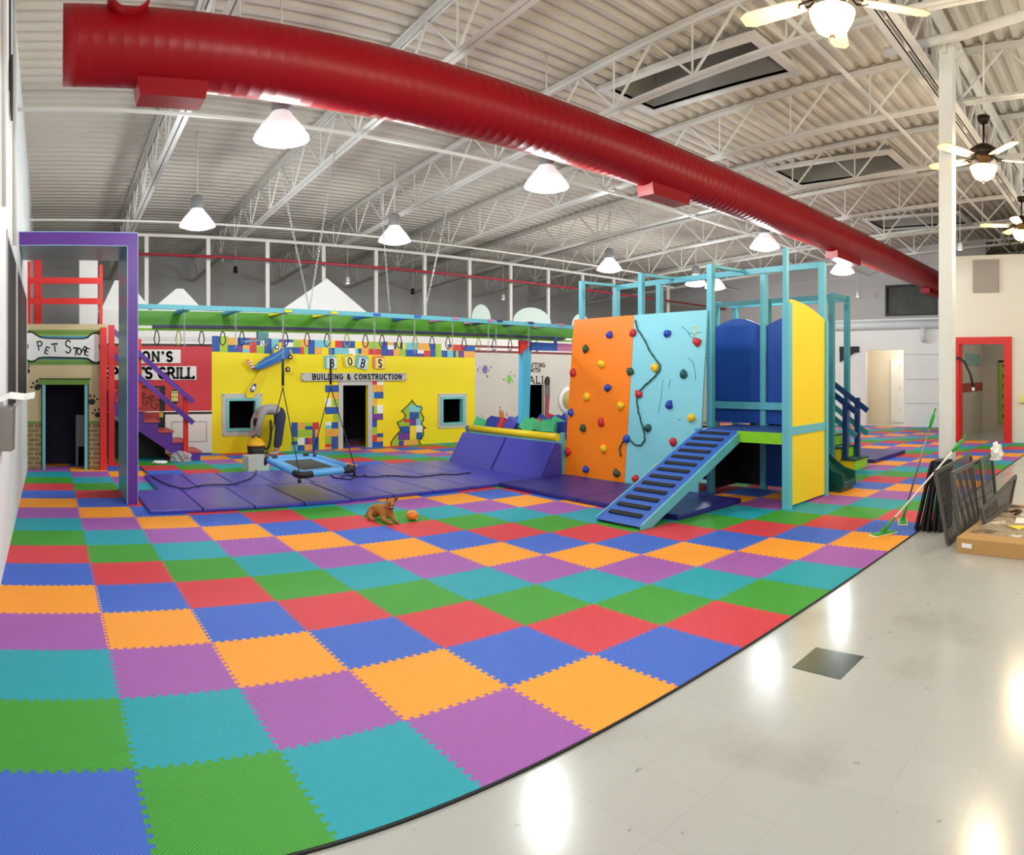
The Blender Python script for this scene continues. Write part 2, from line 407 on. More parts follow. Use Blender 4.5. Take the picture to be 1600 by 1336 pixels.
# room behind the red doorway
mb = MB(); rw = mat('grey room wall', '#b7b1a4', .6)
mb.box(16.1, 4.2, 0, 19.0, 4.26, 3, rw); wall(mb, 'x', 19.0, .1, 1.0, 4.3, 0, 3, [(3.0, 3.42, .25, 1.95)], rw)
mb.box(16.1, .9, 0, 19.1, 1.0, 3, rw)
mb.box(16.1, 4.19, 1.15, 19.0, 4.2, 1.38, mat('maroon stripe', '#9c3a33', .5))
mb.box(17.0, 4.18, 1.85, 18.6, 4.2, 2.15, mat('grey teal board', '#7ea79e', .5))
struct(mb.build('wall_side_room'), 'grey wall with maroon stripe inside the red doorway', 'wall')
mb = MB(); mb.box(18.94, 3.42, .25, 18.99, 3.7, 2.0, mat('apple green', '#86b83c', .5))
for k in range(6): mb.ball((18.93, 3.56, .45 + k * .28), .045, rub, 8)
mb.box(18.94, 2.96, .2, 18.99, 3.0, 2.0, rub); mb.box(18.94, 2.96, 1.95, 18.99, 3.72, 2.0, rub)
tag(mb.build('green_climbing_board'), 'narrow green board with black knobs beyond the red doorway', 'climbing board')
mb = MB(); mb.box(19.6, 2.4, 0, 19.65, 4.2, 3, mat('bright lit room wall', '#fbfaf4', .5)); struct(mb.build('wall_lit_room'), 'bright wall beyond the side room opening', 'wall')
mb = MB(); mb.box(16.06, .9, 3.0, 19.9, 4.28, 3.05, rw); struct(mb.build('ceiling_side_room'), 'ceiling of the side room', 'ceiling')
mb = MB(); mb.tube([(15.83, 4.16, 2.0), (15.75, 4.05, 2.0), (15.7, 3.9, 1.9), (15.7, 3.75, 1.6), (15.7, 3.68, 1.25)], .03, rub, 8)
mb.tube([(15.7, 3.69, 1.3), (15.7, 3.68, 1.22)], .034, gyp, 8)
mb.build('hanging_hose'); tag(bpy.data.objects['hanging_hose'], 'black hose hanging beside the left side of the red door frame', 'hose')
# vent panel, wall clock-like tray, pipe and dark windows on the far wall
a, z1 = onX(1521, 407, 15.9); b, z0 = onX(1561, 457, 15.9)
mb = MB(); ventm = mat('taupe speaker cloth', '#a3968a', .8, bump=.3, bscale=120)
mb.box(15.84, min(a, b), z0, 15.9, max(a, b), z1, ventm); mb.build('wall_panel')
tag(bpy.data.objects['wall_panel'], 'square taupe panel high on the cream wall above the red doorway', 'wall panel')
mb = MB(); mb.box(15.78, 2.46, .95, 15.9, 2.62, 1.02, mat('pale yellow plastic', '#e6e08a', .4)); mb.box(15.86, 2.46, 1.0, 15.9, 2.62, 1.12, MATS['pale yellow plastic'])
mb.build('wall_tray'); tag(bpy.data.objects['wall_tray'], 'small pale yellow tray on the cream wall right of the red doorway', 'tray')
win_refl = mat('dark mirrored glass', '#4a4c48', .1, var=.5, scale=4, detail=8)
for i, (y0, y1, zz0, zz1) in enumerate(((5.8, 7.45, 3.4, 4.35), (4.4, 5.35, 3.45, 4.35))):
    mb = MB(); mb.box(19.98, y0, zz0, 20.0, y1, zz1, win_refl); o = mb.build('window_%d' % (3 + i))
    struct(o, ('wide dark high window above the white pipe', 'narrow dark high window beside the support column')[i], 'window'); mb = MB()
    for (p, q2, r_, s_) in ((y0, y1, zz0, zz0 + .06), (y0, y1, zz1 - .06, zz1), (y0, y0 + .06, zz0 + .06, zz1 - .06), (y1 - .06, y1, zz0 + .06, zz1 - .06)): mb.box(19.88, p, r_, 20.02, q2, s_, black_m)
    mb.build('window_frame', o)
pipew = mat('white pipe', '#dfe6ea', .4)
mb = MB(); mb.tube([(19.7, 4.42, 3.12), (19.7, 13.3, 3.12)], .125, pipew, 16)
mb.tube([(19.7, 6.15, 3.02), (19.62, 6.15, 2.9), (19.62, 6.15, 2.7), (19.72, 6.15, 2.62)], .08, pipew, 12)
mb.build('wall_pipe'); tag(bpy.data.objects['wall_pipe'], 'thick white pipe with a short elbow running along the far white wall', 'pipe')
mb = MB(); mb.box(19.78, 8.32, 2.3, 19.9, 8.95, 2.48, rub); mb.prism([(8.45, 2.3), (8.95, 2.3), (8.95, 2.0)], 'x', 19.8, 19.88, rub)
mb.build('wall_monitor'); tag(bpy.data.objects['wall_monitor'], 'dark monitor bracket on white wall left of the plain doorway', 'monitor')

# ------------------------------------------------------------------ ceiling
def zd(y): return H + 4.25 - .055 * y
SKY = [(6.8, 7.75, 4.2, 6.45), (11.35, 12.5, 4.2, 6.5), (16.1, 17.2, 4.2, 6.5)]
mb = MB(); p = .2; y = -7.1; dp = .05
while y < 18.6:
    prof = [(y, dp), (y + .07, dp), (y + .1, 0), (y + .17, 0), (y + .2, dp)]
    for (ya, za), (yb_, zb) in zip(prof[:-1], prof[1:]):
        xs = [(-.57, 24.3)]
        for (a, b, c, d) in SKY:
            if c < (ya + yb_) / 2 < d:
                xs = [s_ for (l, r_) in xs for s_ in ([(l, a), (b, r_)] if l < a < r_ else [(l, r_)])]
        for l, r_ in xs:
            mb.add([(l, ya, zd(ya) + za), (r_, ya, zd(ya) + za), (r_, yb_, zd(yb_) + zb), (l, yb_, zd(yb_) + zb)], [(0, 1, 2, 3)], deck_m)
    y += p
mb.box(-.57, -7.1, 6.6, 24.3, 18.6, 6.7, black_m)
struct(mb.build('ceiling'), 'cream painted corrugated metal roof deck', 'ceiling')
sky_in = mat('skylight shaft', '#8f8b84', .6)
for i, (a, b, c, d) in enumerate(SKY):
    z = zd((c + d) / 2); R = root('skylight', ((a + b) / 2, (c + d) / 2, z), ['dark skylight opening nearest the camera, right of the red duct', 'dark skylight opening in the middle of the right ceiling', 'dark skylight opening farthest from the camera'][i], 'skylight', 'skylights in the roof deck')
    mb = MB(); mb.box(a, c, z + .5, b, d, z + .53, sky_in)
    mb.box(a - .02, c, z - .08, a, d, z + .5, sky_in); mb.box(b, c, z - .08, b + .02, d, z + .5, sky_in); mb.box(a, c - .02, z - .08, b, c, z + .499, sky_in); mb.box(a, d, z - .08, b, d + .02, z + .499, sky_in)
    mb.build('shaft', R); mb = MB()
    for (x0, y0, x1, y1) in ((a - .12, c, a, d), (b, c, b + .12, d), (a - .12, c - .12, b + .12, c), (a - .12, d, b + .12, d + .12)): mb.box(x0, y0, z - .1, x1, y1, z - .04, steel_w)
    mb.build('curb', R)
# joists
JX = [1.6, 3.9, 6.2, 8.5, 10.8, 13.1, 15.4, 17.7, 20.0, 22.3]
def joist(i, X):
    names = ['nearest the left wall', 'second from the left wall', 'third from the left wall', 'fourth from the left wall', 'fifth from the left wall', 'sixth from the left wall', 'seventh from the left wall', 'eighth from the left wall', 'second from the far right end', 'nearest the far right end']
    R = root('roof_joist', (X, 5, zd(5) - .7), 'white open web roof joist, ' + names[i], 'roof joist', 'white open web roof joists')
    y0, y1 = -7.1, 18.5
    mb = MB()
    for s_ in (-.045, .045):
        mb.bar((X + s_, y0, zd(y0) - .03), (X + s_, y1, zd(y1) - .03), .07, .012, steel_w); mb.bar((X + s_ * .4, y0, zd(y0) - .05), (X + s_ * .4, y1, zd(y1) - .05), .01, .06, steel_w)
    mb.build('top_chord', R); mb = MB()
    for s_ in (-.04, .04):
        mb.bar((X + s_, y0, zd(y0) - .69), (X + s_, y1, zd(y1) - .69), .06, .012, steel_w); mb.bar((X + s_ * .4, y0, zd(y0) - .665), (X + s_ * .4, y1, zd(y1) - .665), .01, .05, steel_w)
    mb.build('bottom_chord', R); mb = MB(); y = y0 + .3; k = 0
    while y < y1 - 1.2:
        mb.bar((X, y, zd(y) - .06), (X, y + .6, zd(y + .6) - .67), .025, .025, steel_w)
        mb.bar((X, y + .6, zd(y) - .67), (X, y + 1.2, zd(y + 1.2) - .06), .025, .025, steel_w)
        mb.bar((X, y + .6, zd(y) - .06), (X, y + .6, zd(y) - .67), .018, .018, steel_w)
        y += 1.2
    mb.build('web', R)
for i, X in enumerate(JX): joist(i, X)
# bridging rods across joists
for i, y in enumerate((3.1, 8.0, 12.6)):
    mb = MB(); mb.bar((-.37, y, zd(y) - .73), (23, y, zd(y) - .73), .035, .035, steel_w); o = mb.build('bridging_bar')
    tag(o, 'thin white bridging bar crossing under the joists, ' + ['nearest the column', 'over the navy mats', 'nearest the storefronts'][i], 'bridging bar', 'bridging bars')
# girder over the column
GY = 2.16; R = root('roof_girder', (8, GY, 4.45), 'deep white girder truss carried on the white column', 'girder')
zt, zb = zd(GY) - .18, 4.8
for nm, z in (('top_chord', zt), ('bottom_chord', zb)):
    mb = MB()
    for s_ in (-.07, .07): mb.box(.2 + 0 * s_, GY + s_ - .05, z - .01, 24, GY + s_ + .05, z + .01, steel_w); mb.box(.2, GY + s_ * .5 - .008, z - .01, 24, GY + s_ * .5 + .008, z + .1 if nm[0] == 'b' else z - .1, steel_w)
    mb.build(nm, R)
mb = MB(); x = .4
while x < 23:
    mb.bar((x, GY, zb), (x + .6, GY, zt), .05, .05, steel_w); mb.bar((x + .6, GY, zt), (x + 1.2, GY, zb), .05, .05, steel_w); mb.bar((x + .6, GY, zb), (x + .6, GY, zt), .03, .03, steel_w); x += 1.2
mb.build('web', R)
mb = MB(); mb.tube([(6.93, 2.6, 5.06), (6.8, 1.7, 5.06), (6.45, .8, 5.06), (6.0, -1.0, 5.06)], .05, steel_w, 10)
tag(mb.build('conduit'), 'thick cream conduit passing the head of the white column', 'conduit')
# column
R = root('support_column', (7.09, 1.95, 0), 'square white support column standing at the edge of the foam tiles', 'column')
mb = MB(); mb.box(7.09 - .075, 1.875, 0, 7.165, 2.025, 5.1, mat('white column paint', '#dfe0dc', .4, var=.04)); mb.build('shaft', R, bevel=.008)
mb = MB(); mb.box(6.97, 1.81, 5.1, 7.21, 2.09, 5.13, steel_w); mb.box(6.95, 1.93, 4.98, 6.99, 1.97, 5.1, steel_w)
for s_ in (-.1, .1): mb.tube([(7.09 + s_, 1.83, 5.06), (7.09 + s_, 1.83, 5.16)], .015, steel_w, 6)
mb.build('cap_plate', R)
# ------------------------------------------------------------------ red duct
DY, DZ, DRR = 5.65, 4.30, .311
R = root('air_duct', (10, DY, DZ), 'long round red spiral air duct hanging under the joists', 'duct')
mb = MB(); prof = []
x = .11
while x < 19.85: prof += [(DRR, x), (DRR, x + .10), (DRR + .0018, x + .11), (DRR, x + .12)]; x += .12
mb.lathe([(0.001, .11)] + prof + [(0.001, 19.86)], (0, DY, DZ), red_duct, 32, 'x')
mb.build('pipe', R)
def register(x0, x1):
    mb = MB(); z1 = DZ - DRR + .05; z0 = z1 - .17
    mb.prism([(x0, z1), (x0 + .03, z0), (x1 - .03, z0), (x1, z1)], 'y', DY - .13, DY + .13, red_duct); o = mb.build('register', R)
for a, b in ((.70, 1.3), (6.6, 7.4), (12.1, 13.3), (18.2, 19.6)): register(a, b)
mb = MB(); mb.lathe([(.17, 0), (.17, -.2), (.16, -.2), (.16, 0)], (.62, DY - .2, DZ + .28), red_duct, 20, 'y'); mb.build('collar', R)
mb = MB()
for x in (1.6, 3.9, 6.2, 8.5, 10.8, 13.1, 15.4, 17.7):
    mb = MB(); mb.tube([(x, DY, DZ + DRR - .01), (x, DY, zd(DY) - .69)], .008, steel_w, 6); mb.build('hanger', R)
# ------------------------------------------------------------------ high bay lamps
glow = mat('lit lamp glass', '#ffffff', .3, emit='#fdfbff', es=4)
shadeg = mat('lamp shade glass', '#f4f4f4', .3, emit='#f6f6fa', es=.6)
sock = mat('grey lamp housing', '#8d8f92', .4)
def lamp(x, y, z, label):
    R = root('high_bay_lamp', (x, y, z), label, 'ceiling lamp', 'high bay lamps')
    mb = MB(); mb.lathe([(.275, 0), (.27, .03), (.2, .13), (.12, .22), (.085, .27), (.075, .27), (.11, .215), (.19, .12), (.262, .02), (.275, 0)], (x, y, z), shadeg, 24); mb.build('reflector', R)
    mb = MB(); mb.lathe([(.001, -.05), (.12, -.045), (.2, -.025), (.262, 0), (.268, .03), (.2, .12), (.001, .13)], (x, y, z), glow, 24); mb.build('lens', R, label='bright lit lens')
    mb = MB(); mb.lathe([(.001, .26), (.09, .26), (.1, .3), (.1, .42), (.05, .47), (.001, .47)], (x, y, z), sock, 16); mb.build('housing', R)
    mb = MB(); mb.tube([(x, y, z + .46), (x, y, zd(y) + .06)], .012, steel_w, 6); mb.build('hanging_rod', R)
    ld = bpy.data.lights.new('bulb', 'POINT'); ld.energy = LAMP_W; ld.shadow_soft_size = .16; ld.color = (.93, 1, .985)
    lo = bpy.data.objects.new('bulb', ld); COL.objects.link(lo); lo.parent = R; lo.location = (0, 0, -.2)
    return R
RX = [2.22, 5.58, 10.76, 14.2]
t1 = ['largest and brightest, beneath the left part of the red duct', 'hanging under the middle of the red duct', 'above the play tower beside the red duct', 'under the right part of the red duct']
t2 = ['above the left end of the overhead ladder', 'above the yellow storefront', 'above the orange climbing panel', 'left one of the far pair above the tower']
for x, t in zip(RX, t1): lamp(x, 6.35, 3.9, 'round lit high bay lamp, ' + t)
for x, t in zip([2.22, 5.58, 10.76, 13.9], t2): lamp(x, 10.2, 3.85, 'round lit lamp of the back row, ' + t)
lamp(14.75, 10.2, 3.85, 'round lit high bay lamp of the back row, right one of the far pair')
for x, y in ((2.2, -2.5), (7.6, -2.5), (13, -2.5), (2.2, 1.9), (10.8, -.6)): lamp(x, y, 4.1, 'round lit high bay lamp added out of view for general fill')  # unseen lamps added outside the view as general fill
# small track spotlights
def spot(x, y, z, label, lit=False):
    R = root('spotlight', (x, y, z), label, 'spotlight', 'small spotlights')
    mb = MB(); mb.lathe([(.001, .07), (.045, .07), (.055, -.08), (.05, -.08)], (x, y, z), gyp if lit else rub, 12); mb.build('can', R)
    mb = MB(); mb.lathe([(.001, -.07), (.05, -.075)], (x, y, z), glow if lit else sock, 12); mb.build('lens', R)
    mb = MB(); mb.tube([(x, y, z + .06), (x, y, zd(y) + .06)], .008, steel_w, 5); mb.build('stem', R)
X, Z = onY(368, 421, 15.5); spot(X, 15.5, Z, 'small black spotlight above the white gable left of centre')
X, Z = onY(543, 438, 14.5); spot(X, 14.5, Z, 'small white can light right of the big white gable', True)
X, Z = onY(645, 455, 15.5); spot(X, 15.5, Z, 'small black spotlight above the yellow storefront')
X, Z = onY(786, 464, 15.5); spot(X, 15.5, Z, 'small lit spotlight above the round mint boards', True)
a, z = onX(1340, 460, 19.2); spot(19.2, a, z, 'small lit spotlight on the far white wall', True)
a, z = onX(1500, 385, 14.5); spot(14.5, a, z, 'white can light just right of the support column', True)
# ------------------------------------------------------------------ ceiling fans
fan_dark = mat('dark bronze', '#2a1d14', .35, metal=.6); blade_m = mat('light maple blade', '#d6c09c', .4, var=.1, scale=6)
bowl_m = mat('lit amber glass', '#ffe9b8', .3, emit='#ffcf7e', es=5)
def fan(x, y, z, rot, label):
    R = root('ceiling_fan', (x, y, z), label, 'ceiling fan', 'ceiling fans')
    mb = MB(); mb.lathe([(.001, -.07), (.05, -.068), (.1, -.04), (.135, .02), (.15, .07), (.14, .075), (.001, .075)], (x, y, z), bowl_m, 24); mb.build('bowl_shade', R)
    mb = MB(); mb.lathe([(.001, -.105), (.012, -.1), (.022, -.085), (.012, -.065), (.001, -.06)], (x, y, z), fan_dark, 12); mb.build('finial', R)
    mb = MB(); mb.lathe([(.001, .07), (.06, .08), (.05, .12), (.1, .15), (.15, .2), (.15, .26), (.08, .31), (.02, .33), (.001, .33)], (x, y, z), fan_dark, 20); mb.build('motor', R)
    mb = MB(); mb.tube([(x, y, z + .3), (x, y, z + .55)], .013, fan_dark, 8); mb.lathe([(.001, .53), (.06, .55), (.075, .62), (.001, .63)], (x, y, z), fan_dark, 12)
    mb.build('downrod', R); mb = MB(); mb.tube([(x, y, z + .62), (x, y, zd(y) + .06)], .012, steel_w, 8); mb.build('hanger_rod', R)
    for k in range(5):
        a = rot + k * 2 * PI / 5; c, s_ = math.cos(a), math.sin(a)
        def P(r, t, zz): return (x + r * c - t * s_, y + r * s_ + t * c, z + .16 + zz)
        mb = MB(); mb.tube([P(.12, 0, .02), P(.17, .03, 0), P(.22, .025, 0), P(.24, 0, 0)], .008, fan_dark, 6); mb.tube([P(.12, 0, .02), P(.17, -.03, 0), P(.22, -.025, 0), P(.24, 0, 0)], .008, fan_dark, 6)
        mb.build('blade_arm', R)
        mb = MB(); pr = [(.2, -.05), (.3, -.065), (.6, -.07), (.66, -.04), (.66, .04), (.6, .07), (.3, .065), (.2, .05)]
        v = [P(r, t, t * .2 + .004) for r, t in pr] + [P(r, t, t * .2 - .004) for r, t in pr]; n = 8
        mb.add(v, [tuple(range(n)), tuple(range(n, 2 * n))[::-1]] + [(i, n + i, n + (i + 1) % n, (i + 1) % n) for i in range(n)], blade_m); mb.build('blade', R)
    ld = bpy.data.lights.new('bulb', 'POINT'); ld.energy = FAN_W; ld.shadow_soft_size = .1; ld.color = (1, .8, .5)
    lo = bpy.data.objects.new('bulb', ld); COL.objects.link(lo); lo.parent = R; lo.location = (0, 0, -.2)
fan(4.0, 1.86, 3.85, .35, 'ceiling fan with lit amber bowl, nearest at the top of the picture')
fan(7.3, 1.6, 3.78, .1, 'ceiling fan with lit amber bowl right of the white column')
fan(10.8, 1.75, 3.8, .6, 'ceiling fan with amber bowl farthest away at the right edge')
# lights of the side rooms
def room_lamp(x, y, z, e, label, col=(1, .95, .85)):
    mb = MB(); R = root('flush_lamp', (x, y, z), label, 'ceiling lamp')
    mb.lathe([(.001, -.06), (.12, -.05), (.16, 0), (.001, 0)], (x, y, z), glow, 16); mb.build('shade', R)
    ld = bpy.data.lights.new('bulb', 'POINT'); ld.energy = e; ld.shadow_soft_size = .12; ld.color = col
    lo = bpy.data.objects.new('bulb', ld); COL.objects.link(lo); lo.parent = R; lo.location = (0, 0, -.2)
room_lamp(17.6, 2.2, 3.0, 30, 'round flush lamp inside the red doorway room')
room_lamp(19.35, 3.2, 3.0, 30, 'round flush lamp of the bright room beyond the side room')
mb = MB(); mb.box(20.04, 5.6, 3.0, 23, 9.3, 3.05, wall_cream); mb.box(22.9, 5.6, 0, 23, 9.3, 3, wall_cream); struct(mb.build('ceiling_passage'), 'ceiling of the passage', 'ceiling')
room_lamp(20.8, 7.2, 3.0, 35, 'round flush lamp in the passage behind the plain doorway')
room_lamp(22.2, 7.5, 3.0, 40, 'round flush lamp in the room behind the white inner door')
# ------------------------------------------------------------------ storefront wall (one painted wall with openings)
def fw(x, y): return onY(x, y, YB)
def A_(x, y): return (325 + x / 6.073, 500 + y / 6.073)
def B_(x, y): return (540 + x / 6.073, 500 + y / 6.073)
XR, XY, XC, XE = fw(331, 600)[0], fw(742.2, 600)[0], 19.9, 19.9
DB = (fw(535.5, 600)[0], fw(574.5, 600)[0], 0, fw(555, 602)[1])          # door of the yellow front
W1 = (fw(355.5, 0)[0], fw(400.5, 0)[0], fw(378, 671.5)[1], fw(378, 624)[1])
W2 = (fw(690, 0)[0], fw(723.5, 0)[0], fw(706, 662)[1], fw(706, 621.5)[1])
DC = (fw(826.5, 0)[0], fw(850.5, 0)[0], 0, fw(838, 601)[1])
fac_red = mat('storefront red', '#c8303a', .5, var=.04); fac_y = mat('storefront yellow', '#f8e208', .45, var=.03, scale=.6)
fac_w = mat('storefront off white', '#eceae6', .5); fac_g = mat('craft wall grey', '#cfcbc0', .55, var=.03)
TOPZ = 2.88
def front(name, u0, u1, holes, bands, label):
    mb = MB()
    for z0, z1, m in bands: wall(mb, 'y', YB, .1, u0, u1, z0, z1, holes, m)
    return mb, name, label
zr0, zr1 = fw(300, 643)[1], fw(300, 541)[1]
PTZ = onY(100, 512, 11.55)[1]
mb, n, l = front('wall_sports_grill', XL, XR, [], [(0, zr0, fac_w), (zr0, zr1, fac_red)], '')
wall(mb, 'y', YB, .1, 1.0, XR, zr1, TOPZ, [], fac_w)
wall(mb, 'y', YB, .1, XL, 1.0, zr1, PTZ, [], fac_w)
y = YB
for yy in (644.5,): mb.box(XL, y - .004, fw(300, yy + 2)[1], XR, y, fw(300, yy - 1)[1], black_m)
mb.box(XL, y - .006, fw(300, 647)[1], XR, y, fw(300, 643)[1], black_m); mb.box(XL, y - .012, fw(300, 643.5)[1], XR, y, fw(300, 642)[1], fac_w)
mb.box(XL, y - .006, zr1, XR, y, fw(300, 537.5)[1], mat('dark maroon line', '#3a1418', .5))
for yy in (527.5, 530.5, 532.5): mb.box(XL, y - .004, fw(300, yy + .5)[1], XR, y, fw(300, yy)[1], C6['p'] if 0 else sock)
mb.box(XL, y - .006, 0, XR, y, .03, black_m)
# wainscot panel, painted door, lantern
a, z1 = fw(268, 659); b, z0 = fw(323, 690)
for (p, q2, r_, s_) in ((a, b, z0, z0 + .012), (a, b, z1 - .012, z1), (a, a + .012, z0, z1), (b - .012, b, z0, z1)): mb.box(p, y - .005, r_, q2, y, s_, sock)
a, z1 = fw(216, 603); b, _ = fw(258, 600); mb.box(a, y - .006, 0, b, y, z1, black_m)
b2, z2 = fw(249, 606); door_red = mat('painted door red', '#a8332c', .5); mb.box(a, y - .009, fw(249, 655)[1], b2, y, z2, door_red)
for cx, cz, r0 in ((228, 628, .1), (243, 633, .13), (222, 618, .07), (236, 622, .06)):
    X, Z = fw(cx, cz); poly_line(mb, [(X + r0 * (1 - k / 20) * math.cos(k * .5), Z + r0 * (1 - k / 20) * math.sin(k * .5)) for k in range(17)], y - .009, .014, black_m)
a, z1 = fw(249, 643); b, z0 = fw(255, 652); mb.box(a, y - .012, z0, b, y, z1, mat('brass plate', '#c9a544', .4))
X0, Z1 = fw(266.5, 611); X1, Z0 = fw(279, 627); lan = mat('lantern yellow', '#f5e48a', .4)
mb.prism([(X0, Z0), (X0 + .03, Z0 - .05), (X1 - .03, Z0 - .05), (X1, Z0), (X1, Z1), (X1 - .03, Z1 + .03), (X0 + .03, Z1 + .03), (X0, Z1)], 'y', y - .006, y, black_m)
mb.box(X0 + .015, y - .009, Z0, X1 - .015, y, Z1, lan)
for f_ in (.33, .66): mb.box(X0 + (X1 - X0) * f_ - .005, y - .012, Z0 - .03, X0 + (X1 - X0) * f_ + .005, y, Z1, black_m)
for f_ in (.4, .8): mb.box(X0, y - .012, Z0 + (Z1 - Z0) * f_, X1, y, Z0 + (Z1 - Z0) * f_ + .01, black_m)
o = mb.build('wall_sports_grill', loc=(XL, YB, 0)); struct(o, 'red storefront wall with white wainscot behind the purple stairs', 'wall')
# sign boards of the red front
R = root('sign_board', (fw(245, 565)[0], YB, fw(245, 567)[1]), "white upper sign lettered RON'S on the red storefront", 'sign')
a, z1 = fw(196, 546); b, z0 = fw(282, 567.5)
mb = MB(); mb.box(a, YB - .02, z0, b, YB - .002, z1, fac_w); mb.build('board', R)
mb = MB(); text(mb, "RON'S", a + .15, z0 + .04, b - a - .32, z1 - z0 - .09, YB - .02, .045, black_m, True, .3); mb.build('lettering', R)
R = root('sign_board', (fw(245, 585)[0], YB, fw(245, 594)[1]), 'white lower sign lettered SPORTS GRILL on the red storefront', 'sign')
a, z1 = fw(157, 572); b, z0 = fw(306.5, 593.5)
mb = MB(); mb.box(a, YB - .02, z0, b, YB - .002, z1, fac_w); mb.build('board', R)
mb = MB(); text(mb, "SPORTS GRILL", a + .05, z0 + .035, b - a - .1, z1 - z0 - .07, YB - .02, .048, black_m, True, .12); mb.build('lettering', R)
# ---- yellow front with block murals
mb = MB(); wall(mb, 'y', YB, .1, XR, XY, 0, fw(742, 539)[1], [DB, W1, W2], fac_y)
zlev = fw(742, 539)[1]; wall(mb, 'y', YB, .1, XR, XY, zlev, TOPZ, [], fac_w)
def rect(pf, x0, y0, x1, y1, c, dp=.004):
    p0 = fw(*pf(x0, (y0 + y1) / 2)); X0, X1 = p0[0], fw(*pf(x1, 0))[0]
    Z1 = fw(*pf((x0 + x1) / 2, y0))[1]; Z0 = fw(*pf((x0 + x1) / 2, y1))[1]
    if c in 'bp':
        mb.box(X0, YB - dp, Z0, X1, YB, Z1, BLUE_LINE); e = .012; mb.box(X0 + e, YB - dp - .001, Z0 + e, X1 - e, YB, Z1 - e, C6[c])
    else: mb.box(X0, YB - dp, Z0, X1, YB, Z1, C6[c])
BA = [(38,152,110,300,'b'),(110,155,190,305,'l'),(190,165,255,237,'o'),(188,237,270,305,'b'),(270,237,328,305,'p'),(280,168,395,237,'b'),(395,170,460,312,'r'),(460,170,497,240,'b'),(328,237,395,275,'o'),(328,275,395,310,'c'),(460,250,535,315,'l'),(497,172,535,250,'w'),(535,175,602,318,'b'),(602,178,672,315,'c'),(672,183,738,258,'p'),(738,185,808,212,'b'),(738,212,808,255,'w'),(808,185,880,255,'l'),(770,258,875,320,'b'),(875,258,910,325,'r'),(880,185,950,258,'o'),(910,258,950,325,'l'),(950,190,1012,325,'b'),(1012,192,1140,262,'c'),(1012,262,1080,330,'o'),(1140,195,1205,265,'y'),(1145,265,1200,330,'b'),(1205,197,1275,262,'r'),(1200,262,1336,325,'c'),
 (792,972,850,1112,'b'),(850,972,922,1035,'o'),(922,975,990,1008,'l'),(922,1008,990,1040,'b'),(990,972,1052,1038,'r'),(850,1040,990,1110,'l'),(990,1038,1015,1112,'p'),(1015,1038,1052,1112,'o'),(792,1118,850,1152,'l'),(792,1152,850,1185,'b'),(850,1118,918,1185,'w'),(918,1118,955,1182,'p'),(955,1118,990,1182,'r'),(990,1112,1050,1242,'b'),(792,1188,850,1245,'c'),(850,1188,915,1245,'b'),(915,1185,985,1245,'o'),
 (1112,618,1238,685,'b'),(1170,690,1238,745,'o'),(1112,745,1172,820,'w'),(1172,750,1238,820,'l'),(1112,826,1238,892,'b'),(1185,895,1238,960,'l'),(1112,968,1172,1000,'w'),(1112,1000,1172,1032,'c'),(1172,968,1234,1030,'b'),(1112,1035,1234,1105,'o'),(1112,1105,1170,1172,'l'),(1172,1105,1234,1238,'b'),(1112,1175,1170,1207,'r'),(1112,1207,1170,1240,'o')]
BBk = [(-32,200,88,265,'b'),(88,205,155,268,'y'),(155,207,218,340,'o'),(30,268,92,335,'w'),(92,270,120,320,'c'),(120,270,150,320,'b'),(218,207,338,275,'l'),(218,275,338,330,'r'),(340,207,398,340,'b'),(398,210,458,240,'o'),(398,240,458,280,'w'),(398,280,455,340,'p'),(458,212,482,278,'b'),(482,212,515,278,'y'),(515,212,540,278,'b'),(458,278,515,342,'o'),(515,278,570,345,'l'),(570,215,690,283,'c'),(570,283,680,347,'b'),(680,285,742,318,'w'),(680,318,742,350,'p'),(690,220,800,285,'o'),(742,290,803,350,'r'),(803,225,853,350,'b'),(853,227,908,352,'l'),(908,230,965,290,'w'),(912,290,965,353,'b'),(965,232,1010,258,'b'),(965,258,1020,290,'o'),(965,290,1020,355,'c'),(1020,292,1045,355,'b'),(1045,292,1075,355,'l'),(1022,235,1125,292,'r'),(1072,292,1122,355,'p'),(1125,240,1228,297,'b'),(1122,300,1228,358,'o'),
 (240,582,298,615,'r'),(298,582,360,615,'w'),(240,617,298,682,'o'),(298,617,358,680,'o'),(240,683,272,745,'c'),(272,683,358,745,'b'),(240,748,300,815,'o'),(240,818,268,890,'b'),(268,818,300,885,'l'),(300,805,355,885,'w'),(240,890,355,948,'p'),(240,948,298,1018,'b'),(240,1022,300,1085,'l'),(240,1090,298,1155,'r'),(298,1075,355,1112,'b'),(298,1112,355,1155,'o'),(240,1155,355,1213,'b')]
for b in BA: rect(A_, *b)
for b in BBk: rect(B_, *b)
ck = [(630,765),(675,820),(720,825),(722,850),(708,870),(740,925),(735,955),(718,965),(728,1000),(755,1022),(735,1035),(740,1090),(692,1150),(725,1195),(435,1210),(430,1160),(465,1110),(500,1070),(522,1045),(490,972),(545,945),(570,910),(535,860),(580,820)]
cp = [fw(*B_(*p_)) for p_ in ck]
mb.prism(cp, 'y', YB - .004, YB, C6['l'])
for b in [(600,810,712,872,'c'),(608,875,695,935,'b'),(552,940,608,970,'r'),(608,935,668,1000,'p'),(668,940,715,1000,'c'),(522,1008,608,1070,'b'),(500,1070,608,1138,'p'),(608,1005,668,1135,'y'),(668,1000,728,1065,'w'),(672,1068,728,1132,'b'),(505,1145,550,1205,'b'),(550,1140,690,1200,'o')]: rect(B_, *b, .008)
poly_line(mb, cp, YB - .004, .02, black_m, True, .008)
